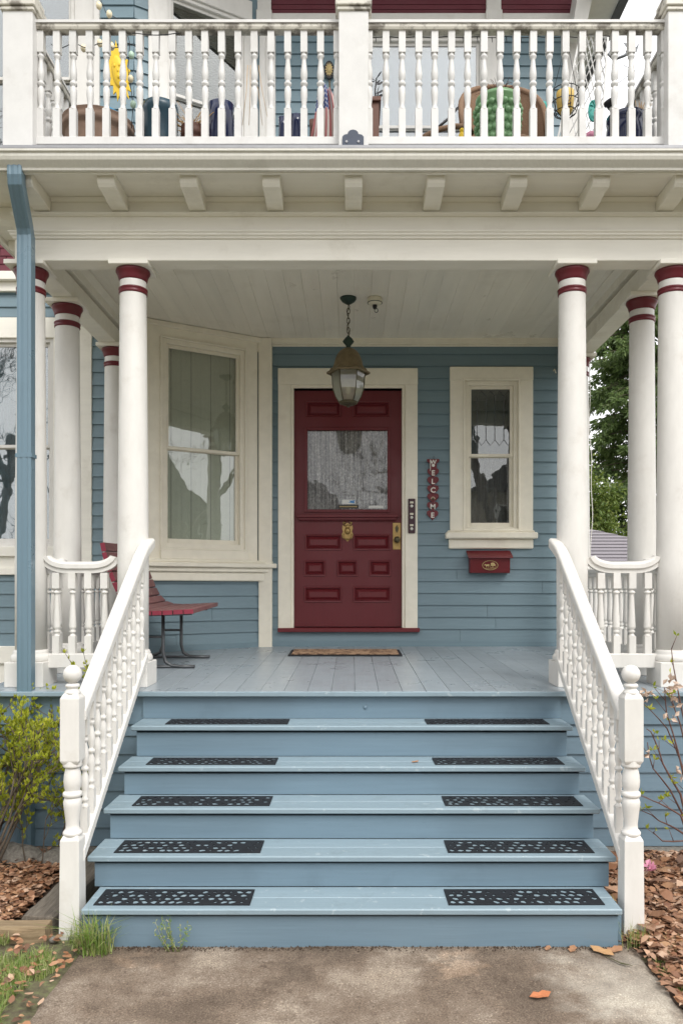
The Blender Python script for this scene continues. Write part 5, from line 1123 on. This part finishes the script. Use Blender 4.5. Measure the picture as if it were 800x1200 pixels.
S.build('stems', 'stem_red', rs, fix=False); Lf.build('buds', 'shrub_leaf', rs, fix=False, kind='stuff'); Pd.build('dry_blossom', 'petal_dry', rs, fix=False, kind='stuff')
# leaf litter
rnd.seed(9)
def litter(name, n, x0, x1, y0, y1, zt, lab_dens=None, size=.055):
    m = MB()
    for i in range(n):
        x, y = rnd.uniform(x0, x1), rnd.uniform(y0, y1)
        if lab_dens and not lab_dens(x, y): continue
        z = rnd.uniform(.01, zt); L_ = size*rnd.uniform(.5, 1.3); W_ = L_*rnd.uniform(.45,.8); a_ = rnd.uniform(0, 6.28)
        d = Vector((math.cos(a_), math.sin(a_), rnd.uniform(-.35,.35))); s = Vector((-d.y, d.x, rnd.uniform(-.4,.4))); c_ = rnd.uniform(-.25,.45)*L_; p = Vector((x,y,z)); u = Vector((0,0,1)); b = len(m.v)
        m.v += [p-d*L_*.5, p-d*L_*.15+s*W_*.5+u*c_*.6, p+d*L_*.25+s*W_*.38+u*c_*.7, p+d*L_*.55+u*c_*.2, p+d*L_*.22-s*W_*.42+u*c_*.7, p-d*L_*.18-s*W_*.5+u*c_*.5]
        m.f += [[b,b+1,b+5],[b+1,b+2,b+4,b+5],[b+2,b+3,b+4]]
    o = m.build(name, 'dead_leaf', fix=False); tag(o, kind='stuff'); return o
tag(litter('leaf_litter', 13000, -3.4, -1.74, 4.05, 5.15, .06, size=.040), 'brown fallen leaves covering the bed left of the steps', 'leaves')
tag(litter('leaf_litter', 15000, 1.36, 2.9, 3.35, 5.12, .045, lambda x, y: x > 1.38+.10*max(0, 3.9-y)+.04*math.sin(y*9) and rnd.random() < min(1, .5+(y-3.4)*1.1), size=.046), 'brown fallen leaves covering the bed right of the steps', 'leaves')
tag(litter('leaf_litter', 300, 1.45, 2.3, 3.5, 4.9, .075, size=.10), 'larger tan oak leaves on top of the leaf bed right of the steps', 'leaves'); tag(litter('leaf_litter', 160, -1.36, -1.15, 4.0, 5.1, .02), 'scattered leaves beside the steps on the left side', 'leaves'); tag(litter('leaf_litter', 200, 1.2, 1.42, 3.86, 5.1, .02, size=.05), 'scattered leaves beside the steps under the right railing', 'leaves')
def one_leaf(x, y, z, L_, rot_, label, mat='dead_leaf'):
    m = MB(); pr_ = [(-.5,0,0),(-.2,.28,.05),(.0,.20,.03),(.22,.30,.06),(.5,.04,.10),(.25,-.24,.05),(.0,-.18,.03),(-.22,-.26,.06)]
    P = [Vector((x+L_*(a_*math.cos(rot_)-b_*math.sin(rot_)), y+L_*(a_*math.sin(rot_)+b_*math.cos(rot_)), z+.004+L_*c_)) for a_, b_, c_ in pr_]; ctr = Vector((x,y,z+.003)); m.v = P+[ctr]; m.f = [[i,(i+1)%8,8] for i in range(8)]
    o = m.build('fallen_leaf', mat, fix=False); so = o.modifiers.new('thick', 'SOLIDIFY'); so.thickness = .0015; tag(o, label, 'leaf', 'single leaves fallen on the path and steps')
one_leaf(sx(633,3.36), 3.36, .006, .10, .2, 'curled orange leaf lying alone on the concrete path', 'leaf_orange'); one_leaf(sx(700,3.84), 3.77, .006, .12, 2.4, 'tan leaf on the path against the lowest riser, largest there', 'leaf_tan')
one_leaf(sx(668,3.84), 3.80, .002, .07, 1, 'small dark leaf on the path left of the tan one'); one_leaf(sx(716,3.84), 3.79, .002, .10, .4, 'brown leaf on the path beside the right newel'); one_leaf(sx(488,4.62), 4.72, .7035, .05, .4, 'tiny brown leaf on the fourth step near its middle'); one_leaf(sx(640,3.84), 3.81, .002, .05, .9, 'tiny brown leaf at the foot of the steps right of centre')
m = MB(); c = at(760, 1018, 4.66); c.z = .09
for k in range(9): leaf_quad(m, c+rv(.015), Vector((rnd.uniform(-1,1), rnd.uniform(-.6,.6), rnd.uniform(.1,.9))), rv(), .05, .035)
tag(m.build('fallen_blossom', 'petal', fix=False), 'crumpled pink blossom lying on the leaves right of the steps', 'blossom')
# grass
def grass(name, n, f, h0, h1, mat='grass_blade', w_=.005, lean=.5):
    m = MB()
    for i in range(n):
        x, y, z = f(); h = rnd.uniform(h0, h1); a_ = rnd.uniform(0, 6.28); l_ = rnd.uniform(0, lean)*h; d = Vector((math.cos(a_), math.sin(a_), 0)); s = Vector((-d.y, d.x, 0))*w_*.5; p = Vector((x,y,z)); q = p+d*l_*.3+Vector((0,0,h*.55)); e = p+d*l_+Vector((0,0,h*(1-.3*l_/h))); b = len(m.v)
        m.v += [p-s, p+s, q+s*.8, q-s*.8, e]; m.f += [[b,b+1,b+2,b+3],[b+3,b+2,b+4]]
    return tag(m.build(name, mat, fix=False), kind='stuff')
def reg(x0, x1, y0, y1, z=-.01, test=None):
    def f():
        while True:
            x, y = rnd.uniform(x0, x1), rnd.uniform(y0, y1)
            if test is None or test(x, y): return x, y, z
    return f
def patchy(x, y): return mnoise.fractal(Vector((x*4, y*4, 2)), 1, 2, 3) > -.18
tag(grass('grass', 22000, reg(-2.5, -1.30, 2.9, 3.93, test=lambda x, y: patchy(x, y) and x < -1.40+.05*math.sin(y*9)-.25*max(0,(y-3.62))*2), .015, .065, w_=.0035, lean=1.0), 'green lawn grass at the lower left of the path', 'grass')
tag(grass('grass', 11000, reg(1.42, 2.2, 2.9, 3.9, test=lambda x, y: patchy(x, y) and x > 1.46+.3*abs(y-3.6)), .015, .07, w_=.0035, lean=1.0), 'green lawn grass at the lower right of the path', 'grass')
def tuft(cx, cy, r): return lambda: (cx+rnd.gauss(0, r), cy+rnd.gauss(0, r*.5), 0)
tag(grass('grass_tuft', 190, tuft(sx(112,3.8), 3.77, .038), .09, .25, w_=.006, lean=1.15), 'long bright grass tuft at the foot of the left newel post', 'grass')
tag(grass('grass_tuft', 45, tuft(sx(92,3.86), 3.86, .03), .06, .19, w_=.004, lean=.9), 'thin grass in front of the left newel base', 'grass')
tag(grass('grass_tuft', 60, tuft(sx(742,3.86), 3.84, .035), .05, .17, w_=.0025, lean=.8), 'wispy weeds at the foot of the right newel post', 'weeds')
tag(grass('grass_tuft', 60, tuft(1.36, 4.2, .05), .05, .13), 'grass tuft beside the steps behind the right newel', 'grass')
wd = thing('weed', 'feathery low weed growing against the lowest riser near the left newel', 'weed', (sx(205,3.81), 3.80, 0)); S = MB(); Lf = MB()
for k in range(11):
    c = Vector((sx(205,3.8)+rnd.uniform(-.03,.03), 3.79, 0)); d = Vector((rnd.uniform(-.9,.9), rnd.uniform(-.3,.1), 1)).normalized(); pts = [c]
    for i in range(5): d = (d+rv(.12)+Vector((0,0,.12))).normalized(); pts.append(pts[-1]+d*rnd.uniform(.02,.04))
    S.tube(pts, .0016, 4, r2=.0008)
    for p_ in pts[1:]:
        for q in range(3): leaf_quad(Lf, p_, rv()+Vector((0,0,.5)), rv(), .018, .006)
S.build('stems', 'grass_blade', wd, fix=False); Lf.build('leaves', 'grass_blade', wd, fix=False)
# bed edging
def timber(name, mat, P, label):
    m = MB(); a_, b_ = Vector(P[0]), Vector(P[1]); d = b_-a_; s = Vector((d.y,-d.x,0)).normalized()*P[2]; K = 14; vs = []
    for i in range(K+1):
        p = a_+d*i/K
        for sx_, z_ in ((-1,-.05),(1,-.05),(1,P[3]-.012),(.85,P[3]),(-.85,P[3]),(-1,P[3]-.012)): vs.append(p+s*sx_+Vector((0,0,z_))+rv(.004))
    m.add(vs, [(i*6+j, i*6+(j+1)%6, (i+1)*6+(j+1)%6, (i+1)*6+j) for i in range(K) for j in range(6)]+[tuple(range(6))[::-1], tuple(K*6+j for j in range(6))]); tag(m.build(name, mat), label, 'edging timber')
timber('edging_timber', 'timber_grey', ((-1.60,4.02,0),(-1.56,5.15,0),.085,.075), 'weathered grey landscape timber running back beside the left leaf bed')
timber('edging_timber', 'timber_tan', ((-3.2,3.985,0),(-1.52,3.965,0),.05,.06), 'tan landscape timber across the front of the left leaf bed')
rnd.seed(31)
def rock(x, y, r, label):
    m = MB(); sph(m, (x,y,r*.25), r, (1.2,.8,.6), 9, 6)
    for i, v in enumerate(m.v): m.v[i] = v+(v-Vector((x,y,0)))*.25*mnoise.noise(v*9)
    tag(m.build('rock', 'stone_grey'), label, 'rock')
rock(-1.83, 4.95, .13, 'smaller grey stone by the skirt, nearest the steps in the left bed'); rock(-2.12, 5.0, .16, 'larger grey stone behind the shrub stems in the left bed')
for i, (x, y) in enumerate(((-1.42,3.98),(-1.47,3.90),(-1.38,3.92),(-1.45,4.07))): 
    m = MB(); sph(m, (x,y,.008), .022+.004*i, (1,.8,.6), 7, 5); tag(m.build('pebble', 'stone_grey'), ('small pebble touching the left side of the left newel base', 'pebble just off the cut end of the tan timber', 'pebble in front of the left newel base at the grass tuft', 'largest pebble, between the grey timber and the left newel post')[i], 'pebble', 'pebbles by the left newel post')
# ------------------------------------------------------------------ background at the right
rnd.seed(12)
def conifer(x, y, h, r, label, z0=1.2, nb=150, mat='conifer_leaf', dens=34, ls=.22):
    t = thing('conifer_tree', label, 'tree', (x, y, 0)); S = MB(); S.tube([(x,y,0),(x+.1,y,h*.5),(x,y,h)], .22, 8, r2=.03); S.build('trunk', 'bark', t)
    br = MB(); Lf = MB()
    for i in range(nb):
        f = i/nb; z = z0+(h-z0)*f**.9; a_ = rnd.uniform(0, 6.28); l_ = r*(1-f*.86)*rnd.uniform(.6,1.08); d = Vector((math.cos(a_), math.sin(a_), .12)); p = Vector((x,y,z)); pts = [p]
        for k in range(6): d = (d+Vector((0,0,-.09))+rv(.07)).normalized(); pts.append(pts[-1]+d*l_/6)
        br.tube(pts, .03*(1-f*.6), 4, r2=.006)
        for k in range(dens):
            u = rnd.uniform(.12, 1)**.8*5.99; q = pts[int(u)].lerp(pts[int(u)+1], u-int(u)); sd_ = rnd.choice((-1,1))
            w_ = Vector((-d.y, d.x, 0)).normalized()*sd_*rnd.uniform(.1,.55)*(1.25-u/6)*l_*.30+rv(.06); q = q+w_+Vector((0,0,-.05-w_.length*.25)); dd = w_.normalized()*.6+d*.6+Vector((0,0,-.35))+rv(.3)
            for c_ in range(3): leaf_quad(Lf, q+rv(.05), dd+rv(.35), rv(), ls*rnd.uniform(.5,1.2), ls*.30)
    br.build('branches', 'bark', t, fix=False); Lf.build('foliage', mat, t, fix=False); return t
conifer(9.0, 25, 15.6, 3.3, 'tall dark green conifer seen between the right-hand porch columns', nb=420, dens=60)
conifer(13.5, 30, 14, 3.2, 'second tall conifer farther right, mostly behind the outer column', nb=130, dens=24, ls=.3)
rnd.seed(3)
def bush(name, label, c, r, n, mat, ls, cat='bush'):
    t = thing(name, label, cat, (c[0], c[1], 0)); S = MB(); Lf = MB(); c = Vector(c)
    for k in range(9): d = Vector((rnd.uniform(-.5,.5), rnd.uniform(-.4,.4), 1)); S.tube([Vector((c.x,c.y,0))+rv(.1)*Vector((1,1,0)).length*.3, Vector((c.x,c.y,c.z*.5))+rv(.25), c+rv(r[0]*.6)], .05, 5, r2=.01)
    cl = [c+Vector((rnd.gauss(0,.45)*r[0], rnd.gauss(0,.45)*r[1], rnd.gauss(0,.5)*r[2])) for k in range(60)]
    for i in range(n): q = rnd.choice(cl)+Vector((rnd.gauss(0,.14)*r[0], rnd.gauss(0,.14)*r[1], rnd.gauss(0,.12)*r[2])); leaf_quad(Lf, q, rv()+Vector((0,0,.3)), rv(), ls*rnd.uniform(.6,1.2), ls*.55)
    S.build('stems', 'bark', t, fix=False); Lf.build('foliage', mat, t, fix=False)
bush('leafy_tree', 'yellow-green leafy tree in front of the conifer, low behind the grey roof', (6.3, 21, 3.0), (1.2,.9,1.6), 11000, 'yellow_bush', .13, 'tree')
bush('hedge', 'dark green hedge behind the grey-roofed garage', (9.5, 24, 1.6), (4,1,1.4), 9000, 'conifer_leaf', .22, 'hedge')
gar = thing('garage', 'low garage with grey shingled hip roof seen past the right-hand porch railing', 'garage', (6, 16, 0))
gx0, gx1, gy0, gy1, ge = 2.9, 8.3, 14.5, 19.5, 1.95; rl, rr2, rz = 4.6, 5.15, at(0, 629, 17).z+.15
m = MB(); m.box((gx0+.3,gy0+.3,0), (gx1-.3,gy1-.3,ge)); m.build('wall', 'house_white', gar)
m = MB(); m.add([(gx0,gy0,ge),(gx1,gy0,ge),(gx1,gy1,ge),(gx0,gy1,ge),(rl,17,rz),(rr2,17,rz)], [(0,1,5,4),(1,2,5),(2,3,4,5),(3,0,4),(0,3,2,1)]); rf = m.build('roof', 'shingle_grey', gar)
rows = 14
for k in range(rows):
    a_, b_ = k/rows, (k+1.15)/rows
    def rp(u, v): p = Vector((gx0+(gx1-gx0)*u, gy0, ge)); q = Vector((rl+(rr2-rl)*u, 17, rz)); return p.lerp(q, v)
    m = MB(); n_ = Vector((0,-.6,.8))*.02; m.add([rp(0,a_)+n_*1.6, rp(1,a_)+n_*1.6, rp(1,min(1,b_))+n_*.4, rp(0,min(1,b_))+n_*.4, rp(0,a_), rp(1,a_)], [(0,1,2,3),(4,5,1,0)]); m.build('shingle_course', 'shingle_grey', rf)
# ------------------------------------------------------------------ across the street (seen only as reflections in the windows)
rnd.seed(44)
def bare_tree(x, y, h, label):
    t = thing('bare_tree', label, 'tree', (x, y, 0)); S = MB(); 
    def g(p, d, l_, r_, dep):
        pts = [p]; 
        for i in range(4): d = (d+rv(.13)+Vector((0,0,.04))).normalized(); pts.append(pts[-1]+d*l_/4)
        S.tube(pts, r_, 6 if dep > 3 else 3, r2=r_*.62)
        if dep:
            for k in range(3 if dep > 2 else 5): g(pts[rnd.choice((2,3,4))], (d*.75+rv(.75)+Vector((0,0,.12))).normalized(), l_*rnd.uniform(.58,.82), r_*.55, dep-1)
    g(Vector((x,y,0)), Vector((0,0,1)), h*.32, .17, 6); S.build('branches', 'bark_grey', t, fix=False); return t
bt = bare_tree(9, -2.5, 16, 'bare street tree to the right, reflected in the bay window')
dup(bt, (-7.5, -1.5, 0), 1.3, 'bare street tree to the left, reflected in the left windows'); dup(bt, (4.6, -14, 0), 2.6, 'bare street tree across the road, reflected in the middle upper window', scale=1.1); dup(bt, (-14, -11, 0), 4.2, 'bare street tree far left across the road', scale=1.15); dup(bt, (17, -14, 0), 5.1, 'bare street tree far right across the road', scale=1.2)
def far_house(x, y, w_, d_, h, rh, label, mat):
    t = thing('neighbour_house', label, 'house', (x, y, 0)); m = MB(); m.box((x-w_/2,y-d_,0), (x+w_/2,y,h)); wl = m.build('wall', mat, t)
    m = MB(); m.prism([(x-w_/2-.4,y+.4,h),(x+w_/2+.4,y+.4,h),(x,y+.4,h+rh)], (0,0,0), (0,-d_-.8,0)); m.build('roof', 'roof_dark', t)
    for i in range(3):
        for zz_ in (1.2, 4.0): xx = x-w_/2+w_*(i+.5)/3-.5; m = MB(); m.box((xx-.1,y,zz_-.1), (xx+1.1,y+.05,zz_+1.6)); f_ = m.build('window', 'house_white', t); m = MB(); m.box((xx,y+.05,zz_), (xx+1,y+.06,zz_+1.5)); m.build('pane', 'dark_room', f_)
far_house(10, -19, 9, 8, 6, 3.5, 'tan gabled house across the street to the right', 'house_tan'); far_house(-6, -21, 10, 8, 6, 3.5, 'white gabled house across the street to the left', 'house_white')
far_house(24, -17, 9, 8, 5.5, 3.5, 'blue-grey gabled house across the street far right', 'stone_grey')
m = MB(); c = at(583, 118, 5.75)
for k in range(26): d_ = Vector((rnd.uniform(-1,1), rnd.uniform(-.5,.5), rnd.uniform(.1,1))).normalized(); m.tube([c+d_*.03, c+d_*rnd.uniform(.08,.17), c+d_*.2+Vector((0,0,-.06))], .003, 4, r2=.001)
tag(m.build('dried_plant', 'stem_red', kind='stuff'), 'withered brown stems in the top of the green pot', 'dried plant')
m = MB(); c = at(541, 160, 5.6); sph(m, c, .03, (.8,.8,1.3)); sph(m, c+Vector((0,0,.045)), .018); m.prism([c+Vector((.02,0,-.02)), c+Vector((.06,0,-.06)), c+Vector((.02,0,-.04))], (0,0,0), (0,.006,0)); tag(m.build('bird_figurine', 'sun_yellow'), 'tiny yellow bird figurine by the chair arm', 'figurine')
m = MB(); c = at(692, 160, 5.6); sph(m, c, .05, (1,1,.7)); tag(m.build('garden_stone', 'petal'), 'small pink rounded garden ornament under the turquoise medallion', 'ornament')
m = MB(); c = at(298, 115, 5.9)
for k in range(5): m.tube([c+Vector((.02*k-.05,0,.25)), c+Vector((.03*k-.06,.0,.05)), c+Vector((.05*k-.09,0,-.2))], .0022, 4)
tag(m.build('bare_wires', 'straw'), 'thin bare wires hanging between the upper bay window and the siding', 'wires')
m = MB(); cr = [at(686,1112,1),at(700,1117,1),at(712,1124,1),at(726,1131,1),at(740,1134,1),at(755,1143,1),at(766,1152,1)]
cr = [Vector((p.x, p.y, 0))*(EYE/(EYE-p.z)) for p in cr]; vs = []
for i, p in enumerate(cr): w_ = .004+.006*(i in (2,3)); vs += [Vector((p.x+.003,p.y-w_,.008)), Vector((p.x,p.y+w_,.008))]
m.add(vs, [(2*i,2*i+2,2*i+3,2*i+1) for i in range(len(cr)-1)]); tag(m.build('path_crack', 'moss'), kind='structure')
# lawn debris, grit along the foot of the steps
rnd.seed(77)
tag(litter('leaf_litter', 330, -2.3, -1.28, 3.1, 3.95, .03, lambda x, y: x > -1.75 or rnd.random() < .3, size=.04), 'brown leaves scattered between the lawn and the left edge of the path', 'leaves')
m = MB()
for i in range(900):
    x = rnd.uniform(-1.3, 1.35); y = 3.835-abs(rnd.gauss(0, .022)); r_ = rnd.uniform(.0015, .005); b = len(m.v); p = Vector((x, y, r_*.5+.003))
    m.v += [p+Vector((r_,0,0)), p+Vector((-r_*.6,r_,0)), p+Vector((-r_*.6,-r_,0)), p+Vector((0,0,r_)), p-Vector((0,0,r_))]; m.f += [[b,b+1,b+3],[b+1,b+2,b+3],[b+2,b,b+3],[b+1,b,b+4],[b+2,b+1,b+4],[b,b+2,b+4]]
tag(m.build('grit', 'soil', fix=False), 'dark grit and crumbs gathered along the foot of the steps', 'grit', kind='stuff')
tag(litter('leaf_litter', 900, 1.36, 1.9, 3.05, 3.85, .025, size=.045), 'thin scatter of leaves along the right edge of the path', 'leaves')
tag(grass('grass', 900, reg(1.40, 1.75, 3.1, 3.75, test=lambda x, y: mnoise.fractal(Vector((x*8, y*8, 5)), 1, 2, 3) > .05), .015, .05, w_=.0035, lean=1.0), 'short grass among the leaves at the right edge of the path', 'grass')
